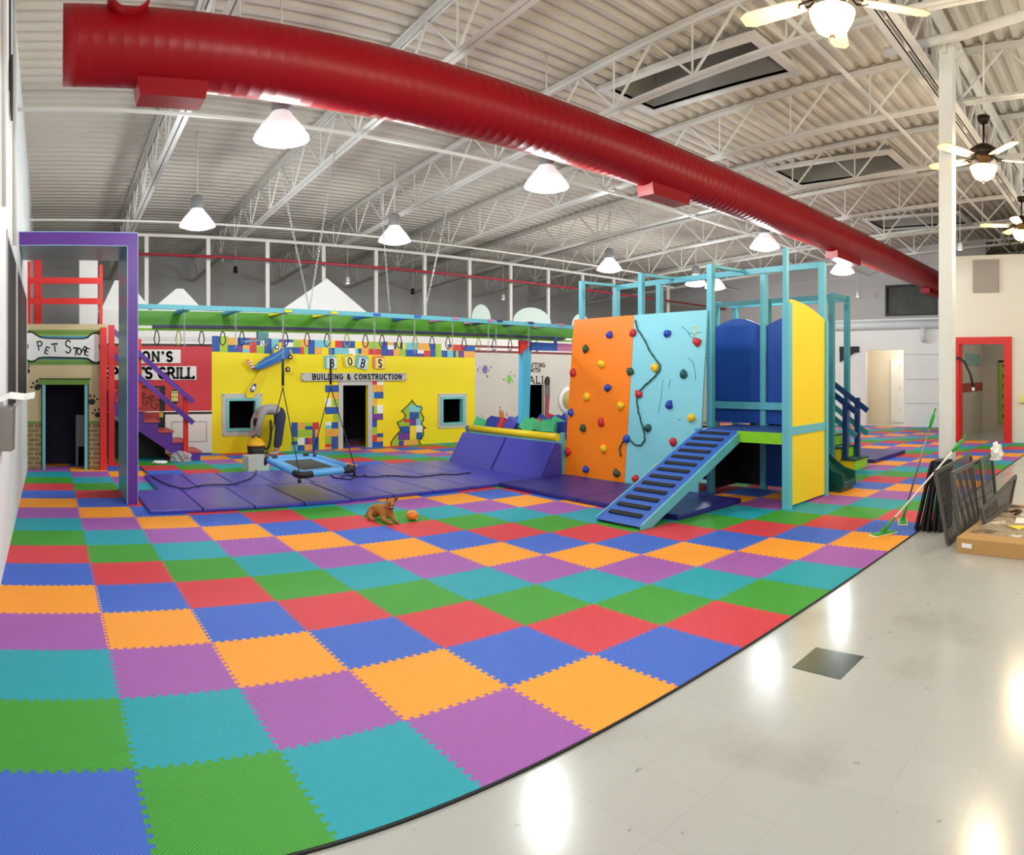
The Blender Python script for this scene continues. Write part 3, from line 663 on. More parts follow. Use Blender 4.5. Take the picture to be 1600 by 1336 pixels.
for (p_, q_) in (((630,765),(636,752)), ((535,860),(515,868)), ((755,1022),(770,1020)), ((725,1195),(738,1200))): poly_line(mb, [fw(*B_(*p_)), fw(*B_(*q_))], YB - .004, .012, black_m)
o = mb.build('wall_building_store', loc=(XR, YB, 0)); struct(o, 'yellow storefront wall painted with coloured building blocks', 'wall')
# frames (riveted grey trims with teal inner edge)
rivet = mat('rivet maroon', '#7a2030', .4); galv = mat('painted grey metal strip', '#c9c6bf', .5)
teal_f = mat('pale teal trim', '#7cc4c6', .4)
def frame(hole, wdt, inner, name, label, bottom=True):
    x0, x1, z0, z1 = hole; mb = MB(); e = wdt
    L_ = [(x0 - e, x1 + e, z1, z1 + e), (x0 - e, x0, z0, z1), (x1, x1 + e, z0, z1)]
    if bottom: L_.append((x0 - e, x1 + e, z0 - e, z0))
    for a, b, c, d in L_: mb.box(a, YB - .02, c, b, YB - .001, d, galv)
    n = 12
    for k in range(n):
        u = x0 + (x1 - x0) * k / (n - 1)
        mb.ball((u, YB - .02, z1 + e * .7), .008, sock, 6)
        if bottom: mb.ball((u, YB - .02, z0 - e * .7), .008, sock, 6)
    for k in range(n):
        v = z0 + (z1 - z0) * k / (n - 1)
        for u in (x0 - e * .7, x1 + e * .7): mb.ball((u, YB - .02, v), .008, sock, 6)
    for u in (x0 - e * .75, x1 + e * .75):
        for v in ((z1 + e * .75, z0 - e * .75) if bottom else (z1 + e * .75,)): mb.ball((u, YB - .021, v), .013, rivet, 6)
    if inner:
        for a, b, c, d in ((x0 - .035, x1 + .035, z1 - .03, z1 + .03), (x0 - .035, x1 + .035, z0 - .03, z0 + .03), (x0 - .035, x0 + .03, z0 + .03, z1 - .03), (x1 - .03, x1 + .035, z0 + .03, z1 - .03)): mb.box(a, YB - .035, c, b, YB + .1, d, teal_f)
    o = mb.build(name); return struct(o, label, 'window frame')
frame(W1, .12, True, 'trim_2', 'teal and grey riveted frame of the left window in the yellow front')
frame(W2, .1, True, 'trim_3', 'teal and grey riveted frame of the right window in the yellow front')
frame(DB, .1, False, 'trim_4', 'grey riveted frame round the doorway of the yellow front', False)
# blocks with letters
blk = {'B1': ('#cfe8ee', 755, 0), 'O': ('#f4ec8a', 0, 0)}
for ch, (px, py, sz, rot, col, oc) in {'B.1': (1170, 410, 108, 0, '#e6f1f0', '#7fc4cc'), 'O': (1336 + 5, 393, 100, .2, '#f2ea96', '#d8c93a'), 'B.2': (158, 412, 108, -.22, '#cfe6ea', '#6fb3c4'), 'S': (320, 412, 108, 0, '#f8dc8c', '#e08a4a')}.items():
    pf = B_ if px < 400 else A_
    X, Z = fw(*pf(px, py)); k = 13.48 / F / 6.073 / math.cos(th(pf(px, py)[0])); s_ = sz * k
    R = root('letter_block', (X, YB, Z), {'B.1': 'pale blue block lettered B, first of the word on the yellow front', 'O': 'yellow tilted block lettered O on the yellow front', 'B.2': 'pale blue tilted block lettered B, third of the word on the yellow front', 'S': 'orange block lettered S, last of the word on the yellow front'}[ch], 'letter block', 'letter blocks of the sign')
    face = mat('letter block ' + ch, col, .5); edge_m = mat('letter block edge ' + ch, oc, .5)
    c_, n_ = math.cos(rot), math.sin(rot)
    def Q(u, v): return (X + u * c_ - v * n_, Z + u * n_ + v * c_)
    mb = MB(); h = s_ / 2; e = s_ * .18
    mb.prism([Q(-h, -h), Q(h, -h), Q(h, h), Q(h * .7, h + e), Q(-h - e, h + e * .8), Q(-h - e, -h + e)], 'y', YB - .03, YB - .002, edge_m)
    mb.prism([Q(-h * .9, -h * .92), Q(h * .92, -h * .92), Q(h * .92, h * .92), Q(-h * .9, h * .92)], 'y', YB - .036, YB - .03, face); mb.build('block', R)
    mb = MB(); g, ls = G[ch[0]]; hh = s_ * .68
    o0 = Q(-g * .72 * hh / 2, -hh / 2); strokes(mb, ls, o0[0], o0[1], hh * .72, hh, YB - .036, s_ * .11, black_m, .004, rot)
    if ch[0] == 'B': strokes(mb, [[(-.1, 0), (.4, 0)], [(-.1, 1), (.4, 1)]], o0[0], o0[1], hh * .72, hh, YB - .036, s_ * .07, black_m, .004, rot)
    mb.build('lettering', R)
R = root('sign_board', (*((fw(552, 590)[0], YB)), fw(552, 596)[1]), 'long grey sign lettered BUILDING & CONSTRUCTION over the doorway', 'sign')
a, z1 = fw(470, 583); b, z0 = fw(633.5, 594); z0 = fw(552, 595)[1]; z1 = fw(552, 582.8)[1]
mb = MB(); mb.box(a, YB - .045, z0, b, YB - .025, z1, galv)
for k in range(40):
    u = a + .05 + (b - a - .1) * k / 39
    for v in (z0 + .015, z1 - .015): mb.ball((u, YB - .045, v), .006, sock, 6)
for u in (a + .03, b - .03):
    for v in (z0 + .025, z1 - .025): mb.ball((u, YB - .046, v), .014, rivet, 6)
mb.build('board', R); mb = MB(); text(mb, 'BUILDING & CONSTRUCTION', fw(487, 590)[0], z0 + .035, fw(626, 590)[0] - fw(487, 590)[0], z1 - z0 - .065, YB - .045, .024, black_m, True, .3); mb.build('lettering', R)
# toy aeroplane on the wall
R = root('toy_aeroplane', (*((fw(418, 560)[0], YB)), fw(418, 600)[1]), 'blue and yellow toy aeroplane mounted nose up on the yellow wall', 'toy aeroplane')
plane_b = mat('plane blue', '#1f67b4', .4); plane_y = mat('plane yellow', '#efd012', .45)
fz = [(405,465),(490,468),(640,405),(720,370),(775,300),(785,262),(745,262),(700,262),(640,290),(600,318),(560,345),(530,355),(510,375),(470,400)]
mb = MB(); mb.prism([fw(*A_(*p_)) for p_ in fz], 'y', YB - .16, YB - .06, plane_b); mb.build('fuselage', R, bevel=.01)
mb = MB(); pts = [fw(*A_(*p_)) for p_ in ((425, 445), (620, 350), (700, 290))]; poly_line(mb, pts, YB - .16, .012, C6['c']); mb.build('stripe', R)
wg = [(630,405),(560,470),(500,600),(450,700),(410,742),(365,738),(350,705),(370,650),(430,560),(490,470)]
mb = MB(); mb.prism([fw(*A_(*p_)) for p_ in wg], 'y', YB - .06, YB - .035, plane_y); o = mb.build('wing', R)
mb = MB(); X, Z = fw(*A_(422, 645))
mb.prism([(X + .07 * math.cos(t) * .8 + .03 * math.sin(t), Z + .09 * math.sin(t)) for t in [k * PI / 8 for k in range(16)]], 'y', YB - .07, YB - .06, BLUE_LINE)
mb.prism([(X + (.07 if k % 2 == 0 else .03) * math.cos(k * PI / 5 + .3), Z + (.07 if k % 2 == 0 else .03) * math.sin(k * PI / 5 + .3)) for k in range(10)], 'y', YB - .076, YB - .07, gyp); mb.build('star_roundel', o)
mb = MB(); mb.prism([fw(*A_(*p_)) for p_ in ((600, 318), (605, 290), (640, 230), (665, 213), (678, 225), (672, 258), (655, 288))], 'y', YB - .12, YB - .165, plane_y); o = mb.build('wing', R)
mb = MB(); X, Z = fw(*A_(630, 260)); mb.prism([(X + .045 * math.cos(t), Z + .055 * math.sin(t)) for t in [k * PI / 8 for k in range(16)]], 'y', YB - .175, YB - .165, BLUE_LINE)
mb.prism([(X + (.04 if k % 2 == 0 else .018) * math.cos(k * PI / 5), Z + (.045 if k % 2 == 0 else .02) * math.sin(k * PI / 5)) for k in range(10)], 'y', YB - .18, YB - .175, gyp); mb.build('star_roundel', o)
mb = MB()
for k in range(7):
    x0, y0 = 342 + k * 9, 380 + k * 12; mb.prism([fw(*A_(*p_)) for p_ in ((x0, y0), (x0 + 32, y0 - 2), (x0 + 41, y0 + 10), (x0 + 9, y0 + 12))], 'y', YB - .12, YB - .09, gyp if k % 2 else C6['r'])
mb.build('tail_fin', R)
for (px, py) in ((755, 353), (733, 470)):
    X, Z = fw(*A_(px, py)); mb = MB(); mb.lathe([(.001, -.02), (.05, -.02), (.055, 0), (.05, .02), (.001, .02)], (X, YB - .15, Z), mat('wheel brown', '#4a1c14', .5), 16, 'y'); mb.lathe([(.001, -.026), (.02, -.024)], (X, YB - .15, Z), gyp, 10, 'y')
    X2, Z2 = fw(*A_(700, 375)); mb.bar((X, YB - .12, Z), (X2, YB - .12, Z2), .012, .012, plane_y); mb.build('wheel', R)
mb = MB(); poly_line(mb, [fw(*A_(755, 290)), fw(*A_(785, 365))], YB - .15, .025, plane_y, depth=.02); mb.build('propeller', R)
mb = MB(); X, Z = fw(*A_(600, 400)); mb.box(X - .02, YB - .06, Z, X + .02, YB, Z + .04, rub); mb.build('wall_bracket', R)
# ---- craft front
mb = MB(); xs, ze = fw(800, 540), 0
zc1 = fw(800, 552)[1]; wall(mb, 'y', YB, .1, XY, XE, 0, zc1, [DC], fac_g); wall(mb, 'y', YB, .1, XY, XE, zc1, TOPZ, [], fac_w)
maroon = mat('stripe maroon', '#7a3038', .5)
for y0, y1 in ((541, 544.5), (548.5, 552)): mb.box(XY, YB - .005, fw(800, y1)[1], XE, YB, fw(800, y0)[1], maroon)
def splat(px, py, r, col, seed):
    rr = random.Random(seed); X, Z = fw(px, py); m = mat('splat ' + col, col, .4); n = 36
    mb.prism([(X + r * (.45 + .55 * (k % 2) * rr.random()) * math.cos(2 * PI * k / n), Z + r * 1.25 * (.45 + .55 * (k % 2) * rr.random()) * math.sin(2 * PI * k / n)) for k in range(n)], 'y', YB - .004, YB, m)
    for k in range(9):
        a = rr.random() * 6.28; d = r * (.9 + .6 * rr.random()); mb.ball((X + d * math.cos(a), YB - .001, Z + d * math.sin(a)), .012 + .012 * rr.random(), m, 6)
splat(757.5, 577, .14, '#7d6aa8', 1); splat(796, 592, .13, '#7cc24a', 2); splat(783.5, 648, .14, '#b9772c', 3); splat(753, 657, .09, '#a9c8b4', 4)
X, Z = fw(*B_(0, 0)); mb.build('wall_craft_room', loc=(XY, YB, 0)); struct(bpy.data.objects['wall_craft_room'], 'pale grey storefront wall with paint splats', 'wall')
R = root('wall_lettering', (fw(838, 590)[0], YB, fw(838, 600)[1]), 'black painted words CRAFTING WITH above ALI on the pale grey wall', 'lettering')
mb = MB(); a = fw(817.5, 571)[0]; text(mb, 'CRAFTING', a - .02, fw(840, 573.5)[1], fw(852.5, 571)[0] - a, .1, YB, .02, black_m, True, .25)
text(mb, 'WITH', fw(828, 582)[0], fw(836, 581.5)[1], fw(844, 582)[0] - fw(828, 582)[0], .1, YB, .02, black_m, True, .25)
text(mb, 'ALI', fw(827, 600)[0], fw(838, 599)[1], fw(849, 600)[0] - fw(827, 600)[0], .18, YB, .03, black_m, True, .3); mb.build('letters', R)
R = root('paintbrush_board', (fw(854, 620)[0], YB, fw(854, 658)[1]), 'tall painted wooden paintbrush standing right of the black craft doorway', 'paintbrush')
def G_(x, y): return (720 + x / 5.568, 460 + y / 5.568)
for nm, pl, c in (('handle', ((735, 880), (768, 880), (755, 1100), (732, 1100)), '#9a4c50'), ('ferrule', ((733, 790), (768, 790), (770, 880), (733, 885)), '#6d6a66'), ('bristles', ((733, 790), (726, 760), (735, 725), (750, 712), (765, 725), (770, 755), (766, 790)), '#2c3020')):
    mb = MB(); mb.prism([fw(*G_(*p_)) for p_ in pl], 'y', YB - .03, YB - .002, mat('brush ' + nm, c, .5)); mb.build(nm, R)
X, Z = fw(888, 625); R = root('wall_clock', (X, YB, Z), 'round white rimmed dial with tan centre partly behind the orange panel', 'wall clock')
mb = MB(); mb.lathe([(.001, -.03), (.36, -.03), (.37, 0), (.36, .0)], (X, YB - .01, Z), gyp, 32, 'y'); mb.build('rim', R)
mb = MB(); mb.lathe([(.001, -.04), (.25, -.04), (.255, -.03)], (X, YB - .01, Z), mat('dial tan', '#b3a064', .5, var=.15, scale=8), 28, 'y')
mb.build('dial', R); mb = MB()
mb.bar((X, YB - .055, Z), (X + .09, YB - .055, Z + .1), .02, .01, gyp); mb.build('hand', R)
# dark rooms behind the fronts
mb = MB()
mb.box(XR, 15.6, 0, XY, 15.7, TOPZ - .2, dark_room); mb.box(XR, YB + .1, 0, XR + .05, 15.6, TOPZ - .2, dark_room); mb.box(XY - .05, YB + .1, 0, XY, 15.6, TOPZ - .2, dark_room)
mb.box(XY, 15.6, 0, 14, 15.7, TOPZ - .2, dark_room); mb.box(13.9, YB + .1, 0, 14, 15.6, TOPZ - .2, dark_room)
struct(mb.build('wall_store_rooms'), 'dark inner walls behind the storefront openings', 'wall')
mb = MB(); mb.box(1.0, YB + .1, TOPZ - .2, XE, 18.4, TOPZ - .12, MATS.get('deck board') or mat('deck board', '#8f8a84', .7)); mb.box(XL, YB, PTZ, 1.0, 18.4, PTZ + .06, mat('deck board', '#8f8a84', .7)); struct(mb.build('ceiling_store_rooms'), 'flat roof deck behind the storefronts, added over the rooms against lamp light', 'ceiling')  # slab over the rooms added to keep the hall lamps from lighting them
mb = MB(); X0 = DB[0]
for c in range(3):
    for r in range(3): mb.box(X0 - .1 + c * .35, 13.58 + r * .6, .0, X0 + .25 + c * .35, 14.18 + r * .6, .012, FM[FO[(c * 2 + r) % 6]])
tag(mb.build('foam_tile_flooring'), 'foam tiles inside the doorway of the yellow front', 'play mat')
# gables and round boards on top of the fronts
def gable(pts, label, cat, grp, m, name):
    mb = MB(); P_ = [fw(*p_) for p_ in pts]; P_ = [(x_, max(z_, TOPZ - .05)) for x_, z_ in P_]; mb.prism(P_, 'y', YB + .105, YB + .135, m); o = mb.build(name); tag(o, label, cat, grp)
zt_ = 503
gable([(150, 500), (160, 480), (180, 437), (200, 437), (243, 500)], 'tall white pointed board behind the purple portal post', 'gable board', 'white gable boards', gyp, 'gable_board')
gable([(225, 500), (247, 475), (277, 450), (288, 450), (314, 478), (330, 500)], 'small white pointed board above the red storefront', 'gable board', 'white gable boards', gyp, 'gable_board')
gable([(425, zt_), (442, 484), (514, 434), (582, 492), (598, zt_)], 'large white pointed board above the yellow storefront', 'gable board', 'white gable boards', gyp, 'gable_board')
mintm = mat('pale mint board', '#cfe0d8', .6)
def rounded(x0, x1, yt, label):
    a, b = fw(x0, 500)[0], fw(x1, 500)[0]; zt = fw((x0 + x1) / 2, yt)[1]; z0 = TOPZ - .1
    pts = [(a, z0)] + [((a + b) / 2 - (b - a) / 2 * math.cos(PI * k / 14), z0 + (zt - z0) * (.3 + .7 * math.sin(PI * k / 14))) for k in range(15)] + [(b, z0)]
    mb = MB(); mb.prism(pts, 'y', YB + .105, YB + .135, mintm); tag(mb.build('rounded_board'), label, 'rounded board', 'mint rounded boards')
rounded(741, 771, 475, 'small pale mint round topped board above the grey craft wall')
rounded(806, 865, 480, 'wide pale mint round topped board left of the climbing tower')
rounded(898, 925, 490, 'pale mint round topped board half hidden by the tower posts')
mb = MB(); a, z1 = fw(124, 405); b, z0 = fw(153, 512); mb.box(a, YB + .05, PTZ + .06, b, YB + .1, z1, gyp)
tag(mb.build('upright_board'), 'tall white board standing behind the red deck railing', 'board')
for i in range(-1, 13):
    X = 1.93 + 1.265 * i; mb = MB(); zt2 = 4.36
    mb.box(X - .04, YB + .14, TOPZ - .12, X + .04, YB + .2, zt2, steel_w)
    o = mb.build('white_post'); tag(o, 'square white post above the storefronts, %s from the left wall' % ORD[i + 1], 'post', 'white posts above the storefronts')
mb = MB(); mb.box(XL, YB + .14, 4.36, 17.4, YB + .2, 4.42, steel_w); tag(mb.build('top_rail'), 'long white rail joining the tops of the storefront posts', 'rail')
mb = MB(); mb.tube([(XL, 13.25, 3.95), (19.8, 13.25, 3.86)], .03, mat('dull red pipe', '#a02838', .4), 8)
for k in range(9): mb.tube([(1.2 + k * 2.2, 13.25, 3.93), (1.2 + k * 2.2, 13.25, 3.83)], .015, sock, 6)
tag(mb.build('sprinkler_pipe'), 'long thin red sprinkler pipe running above the storefronts', 'pipe')
# ------------------------------------------------------------------ pet store
YP = 11.55; R0 = None
def pw(x, y): return onY(x, y, YP)
def C_(x, y): return (20 + x / 8.35, 490 + y / 8.35)
def D_(x, y): return (x / 2.672, 330 + y / 2.672)
tan_p = mat('pet store tan', '#c9b58b', .6, var=.05); pgreen = mat('pet store green', '#6b8f38', .5); pteal = mat('pet store blue', '#5c9aae', .5)
PX1 = pw(167, 600)[0]; PT = pw(100, 512)[1]; PD = (pw(71, 0)[0], pw(134, 0)[0], 0, pw(100, 601)[1])
brick_z = pw(100, 663)[1]
mb = MB(); wall(mb, 'y', YP, .1, XL, PX1, 0, PT, [PD], tan_p)
for y0, y1, m in ((570, 564, pgreen), (564, 522, pteal), (523, 515.5, pgreen)): mb.box(XL, YP - .004, pw(100, y0)[1], PX1, YP, pw(100, y1)[1], m)
mb.box(XL, YP - .006, pw(100, 563.5)[1], PX1, YP, pw(100, 562)[1], C6['l'])
mb.box(XL, YP - .006, pw(100, 524)[1], PX1, YP, pw(100, 522.5)[1], C6['l'])
mort = mat('mortar cream', '#d9cba6', .8); brk = mat('painted tan brick', '#8d7448', .7, var=.2, scale=9)
for (u0, u1) in ((XL, PD[0]), (PD[1], PX1)):
    mb.box(u0, YP - .005, 0, u1, YP, brick_z, mort); k = 0; z = .015
    while z < brick_z - .05:
        u = u0 - (.1 if k % 2 else 0)
        while u < u1:
            a, b = max(u + .008, u0), min(u + .2, u1)
            if b - a > .02: mb.box(a, YP - .012, z, b, YP - .004, z + .062, brk)
            u += .21
        z += .077; k += 1
    mb.box(u0, YP - .012, brick_z, u1, YP, brick_z + .05, pgreen)
def paw(px, py, r, rot):
    X, Z = pw(*C_(px, py)); n = 12
    def el(cx, cz, a, b, t):
        mb.prism([(X + cx + a * math.cos(k * 2 * PI / n) * math.cos(t) - b * math.sin(k * 2 * PI / n) * math.sin(t), Z + cz + a * math.cos(k * 2 * PI / n) * math.sin(t) + b * math.sin(k * 2 * PI / n) * math.cos(t)) for k in range(n)], 'y', YP - .006, YP, black_m)
    el(0, 0, r, r * .8, rot)
    for k, a in enumerate((-60, -20, 20, 60)):
        t = rot + PI / 2 + math.radians(a); el(1.65 * r * math.cos(t), 1.65 * r * math.sin(t), r * .42, r * .26, t)
paw(185, 755, .055, .7); paw(325, 960, .062, .5); paw(1030, 1150, .062, -.1); paw(1110, 1320, .055, .2)
mb.build('wall_pet_store', loc=(XL, YP, 0)); struct(bpy.data.objects['wall_pet_store'], 'tan pet store front with painted bricks and paw prints', 'wall')
mb = MB(); e = .05
mb.box(PD[0] - .09, YP - .04, PD[3], PD[1] + .06, YP, PD[3] + .09, pgreen); mb.box(PD[0] - .11, YP - .05, PD[3] + .09, PD[1] + .08, YP, PD[3] + .105, black_m)
mb.box(PD[0] - .05, YP - .03, .012, PD[0], YP + .12, PD[3], teal_f); mb.box(PD[1] - .02, YP - .03, .012, PD[1] + .03, YP + .12, PD[3], teal_f)
mb.box(PD[0] - .07, YP - .03, .012, PD[0] - .05, YP, PD[3], black_m); mb.box(PD[1] + .03, YP - .03, .012, PD[1] + .05, YP, PD[3], black_m)
struct(mb.build('trim_5'), 'green and teal frame round the pet store doorway', 'door frame')
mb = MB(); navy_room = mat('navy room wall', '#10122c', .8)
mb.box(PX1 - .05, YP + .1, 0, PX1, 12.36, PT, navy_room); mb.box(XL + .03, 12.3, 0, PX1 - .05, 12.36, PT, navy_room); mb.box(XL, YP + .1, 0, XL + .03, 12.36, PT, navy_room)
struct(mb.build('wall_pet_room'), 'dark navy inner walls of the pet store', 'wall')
mb = MB(); mb.box(XL, YP, PT, PX1, 12.38, PT + .06, tan_p); struct(mb.build('ceiling_pet_store'), 'tan deck on top of the pet store', 'deck')
mb = MB(); a, z1 = pw(124, 645); b, z0 = pw(133, 700); mb.box(a - .04, 12.0, .35, PX1 - .08, 12.28, .9, sock)
mb.box(a - .04, 12.0, .012, a + .0, 12.28, .35, sock); mb.box(PX1 - .12, 12.0, .012, PX1 - .08, 12.28, .35, sock)
tag(mb.build('cabinet'), 'grey box standing in the dark pet store doorway', 'cabinet')
# bone sign
R = root('bone_sign', (.3, YP, 1.9), 'white bone shaped sign lettered PET STORE on the tan front', 'sign')
bp_ = [(205,432),(160,340),(152,280),(200,238),(265,245),(320,290),(400,322),(700,328),(965,330),(1000,285),(1060,252),(1110,258),(1165,290),(1170,350),(1120,430),(1165,520),(1165,600),(1110,645),(1060,640),(1010,610),(975,580),(700,575),(350,565),(290,620),(220,625),(165,590),(155,530),(175,475)]
# smooth the outline
def chaikin(P, n=2):
    for _ in range(n):
        Q_ = []
        for i in range(len(P)):
            a, b = P[i], P[(i + 1) % len(P)]; Q_ += [(a[0] * .75 + b[0] * .25, a[1] * .75 + b[1] * .25), (a[0] * .25 + b[0] * .75, a[1] * .25 + b[1] * .75)]
        P = Q_
    return P
bq = chaikin([pw(*C_(*p_)) for p_ in bp_])
mb = MB(); mb.prism(bq, 'y', YP - .03, YP - .006, fac_w); mb.build('board', R)
mb = MB(); poly_line(mb, bq, YP - .03, .022, black_m, True); mb.build('outline', R)
mb = MB()
for ch, px, py, hh, rot in (('P', 335, 480, 110, .22), ('E', 410, 515, 85, -.28), ('T', 520, 498, 100, .1), ('S', 680, 515, 165, 0), ('T', 785, 540, 95, -.1), ('O', 835, 535, 80, 0), ('R', 890, 500, 85, -.5), ('E', 930, 535, 90, -.25)):
    X, Z = pw(*C_(px, py)); k = YP / F / 8.35; strokes(mb, G[ch][1], X, Z, hh * k * (.95 if ch != 'S' else .75), hh * k, YP - .03, .02, black_m, .003, rot)
mb.build('lettering', R)
# red railing on the deck and red posts
R = root('deck_railing', (.3, YP, PT), 'red wooden railing on top of the pet store', 'railing')
def rail_box(R, nm, x0, y0, z0, x1, y1, z1, m, **k): mb = MB(); mb.box(x0, y0, z0, x1, y1, z1, m); return mb.build(nm, R, **k)
RB = PT + .06
rail_box(R, 'post', XL + .0, YP, RB, XL + .05, YP + .05, RB + 1.05, redp)
rail_box(R, 'post', .84, YP, RB, .89, YP + .05, RB + 1.0, redp); rail_box(R, 'post', .87, YP + .5, RB, .92, YP + .55, RB + 1.0, redp)
for yy in (438.5, 470.5):
    z = pw(100, yy)[1]; rail_box(R, 'rail', XL + .05, YP - .01, z - .05, .88, YP + .02, z + .05, redp)
    rail_box(R, 'rail', .86, YP + .02, z - .05, .88, YP + .55, z + .05, redp)
mb = MB(); X, _ = onY(59, 450, 13.32); mb.box(X - .08, 13.28, .012, X + .08, 13.36, 4.0, redp); tag(mb.build('red_post'), 'broad red post rising behind the deck railing', 'post')
for px, Y, yt, yb_, lb in ((161.5, 11.47, 512, 729, 'tall red post at the corner of the tan pet store front'), (174, 12.3, 508, 721, 'tall red post at the head of the purple stairs')):
    X, zt2 = onY(px, yt, Y); mb = MB(); mb.box(X - .055, Y - .04, .012, X + .055, Y + .04, zt2, redp); tag(mb.build('red_post'), lb, 'post', 'tall red posts')
# purple stairs
R = root('staircase', (1.6, 12.8, 0), 'purple staircase with red treads in front of the red storefront', 'stairs')
SY0, SY1 = 12.45, 13.2; nst = 12; rise = .19; run = .262
sx = onY(313, 716, SY0)[0] + .0
pr = [(sx, .012)]; 
for k in range(nst): pr += [(sx - k * run, (k + 1) * rise - .03), (sx - (k + 1) * run, (k + 1) * rise - .03)]
xe = sx - nst * run; pr += [(xe, nst * rise - .35)] + [(sx - .32, .012)]
for yy in (SY0, SY1 - .03): mb = MB(); mb.prism(pr, 'y', yy, yy + .03, purple); mb.build('stringer', R)
tr = mat('worn red tread', '#c04a50', .5, var=.15)
for k in range(nst):
    mb = MB(); mb.box(sx - (k + 1) * run, SY0 - .02, (k + 1) * rise - .03, sx - k * run + .03, SY1 + .01, (k + 1) * rise, tr); mb.build('tread', R)
    mb = MB(); mb.box(sx - k * run - .03, SY0 + .03, max(.012, k * rise), sx - k * run - .01, SY1 - .03, (k + 1) * rise - .03, C6['y']); mb.build('riser', R)
for yy in (SY0 - .05,):
    X, Z = onY(290.5, 611, yy); mb = MB(); mb.box(X - .045, yy, .012, X + .045, yy + .05, Z, redp); mb.build('newel_post', R)
    mb = MB(); X2, Z2 = onY(217, 538, yy); mb.box(X2 - .045, yy, 1.0, X2 + .045, yy + .05, Z2 + .1, redp); mb.build('newel_post', R)
    for (xa, ya, xb, yb2) in ((175, 515, 302, 628), (175, 553, 302, 661)):
        a, b = onY(xa, ya, yy - .03), onY(xb, yb2, yy - .03); mb = MB(); mb.bar((a[0], yy - .03, a[1]), (b[0], yy - .03, b[1]), .04, .09, purple); mb.build('handrail', R)
mb = MB(); mb.prism([(xe, .012), (sx - .45, .012), (xe, nst * rise - .45)], 'y', SY1 - .06, SY1 - .03, black_m); mb.build('under_shade_panel', R)  # added sheet: shade under the stairs and black wall painted as one black
# ------------------------------------------------------------------ purple and teal portal
R = root('portal_frame', (.4, 8.9, 0), 'deep purple and teal portal frame standing from the left wall', 'portal')
PX0, PXo, PXi, PY0, PY1, PZ = XL, 1.075, .955, 8.38, 9.5, 3.335
mb = MB(); e = .006
def facebox(x0, y0, z0, x1, y1, z1):
    mb.box(x0 + e, y0 + .012, z0 + (e if z0 > .1 else 0), x1 - e, y1, z1 - e, teal)
pin = PZ - .155
mb.box(PXi, PY0 + .01, .012, PXo, PY1, PZ, teal); mb.box(PX0, PY0 + .01, pin, PXi, PY1, PZ, teal)
mb.build('teal_liner', R)
mb = MB(); mb.prism([(PX0, pin), (PXi, pin), (PXi, .012), (PXo, .012), (PXo, PZ), (PX0, PZ)], 'y', PY0 - .002, PY0 + .01, purple); mb.build('purple_face', R)
mb = MB()
for a, b, c, d in ((PX0, PXo, PZ, PZ + .01), (PXo, PXo + .008, .012, PZ + .01), (PX0, PXi, pin - .008, pin), (PXi - .008, PXi, .012, pin)): mb.box(a, PY0 - .006, c, b, PY0 + .012, d, mat('pale edge strip', '#b9a4dd' if 0 else '#8fb7d8', .4))
mb.build('edge_strip', R)
# ------------------------------------------------------------------ overhead ladder and ring track
YR, YG = 8.6, 9.25; BX0, BX1 = PXo + .01, 8.8
R = root('overhead_ladder', (4.5, 8.9, 2.4), 'long overhead ladder with coloured rungs and green beam spanning to the tower', 'monkey bars')
def rz(x, x_, z): return 0
ztop = 2.46
mb = MB(); mb.bar((BX0, YR, ztop), (BX1, YR, ztop - .05), .05, .06, lblue); mb.build('front_rail', R, label='light blue front rail')
mb = MB(); mb.box(BX0, YG, 2.27, BX1, YG + .05, 2.47, greenp); mb.build('beam', R, label='broad green beam')
mb = MB(); mb.box(BX0 + .3, YG - .1, 2.235, BX1 - .3, YG, 2.275, mat('navy bar', '#1c1f4e', .4)); mb.build('track', R, label='navy track under the beam')
mb = MB(); mb.box(BX0, YG - .04, 2.205, BX1, YG + .06, 2.232, lime); mb.build('track_rail', R, label='thin lime lower rail')
rc = {'c': lblue, 'y': mat('rung yellow', '#e8d820', .4), 'b': mat('rung blue', '#2a5cc0', .4), 'p': mat('rung pink', '#cf7fae', .4), 'n': mat('rung navy', '#2c2a70', .4)}
for px, c in ((292, 'c'), (372, 'c'), (449, 'y'), (521, 'y'), (588, 'b'), (651, 'b'), (710, 'p'), (765, 'p'), (779, 'n'), (828, 'n'), (875, 'p')):
    X = YR * math.tan(th(px)); mb = MB(); mb.box(X - .05, YR - .04, 2.425, X + .05, YG, 2.46, rc[c]); mb.build('rung', R)
# coloured end pieces near the tower
for (xa, ya, xb, yb2, m, l) in ((827, 540, 868, 532, C6['b'], 'blue end board'), (868, 534, 896, 538, rc['p'], 'pink end board')):
    a, b = onY(xa, ya, 9.1), onY(xb, yb2, 9.1); mb = MB(); mb.box(a[0], 9.05, 2.02, b[0], 9.09, 2.16, m); mb.box(b[0] - .05, 9.06, 2.1, b[0], 9.09, 2.27, m); mb.build('end_board', R, label=l)
# support post with red bracket
R = root('beam_post', (7.35, 9.15, 0), 'light blue post with red bracket carrying the overhead ladder over the foam pit', 'post')
a, b = onY(811, 662, 9.15), onY(828, 545, 9.15)
mb = MB(); mb.prism([(7.42, .26), (7.58, .26), (7.66, 2.2), (7.46, 2.2)], 'y', 9.1, 9.2, mat('sky blue board', '#56c0e6', .4)); mb.build('board', R)
mb = MB(); mb.prism([fw2 for fw2 in (onY(810, 532, 9.08), onY(826, 532, 9.08), onY(826, 539, 9.08), onY(811, 554, 9.08))], 'y', 9.04, 9.09, redp); mb.build('bracket', R)
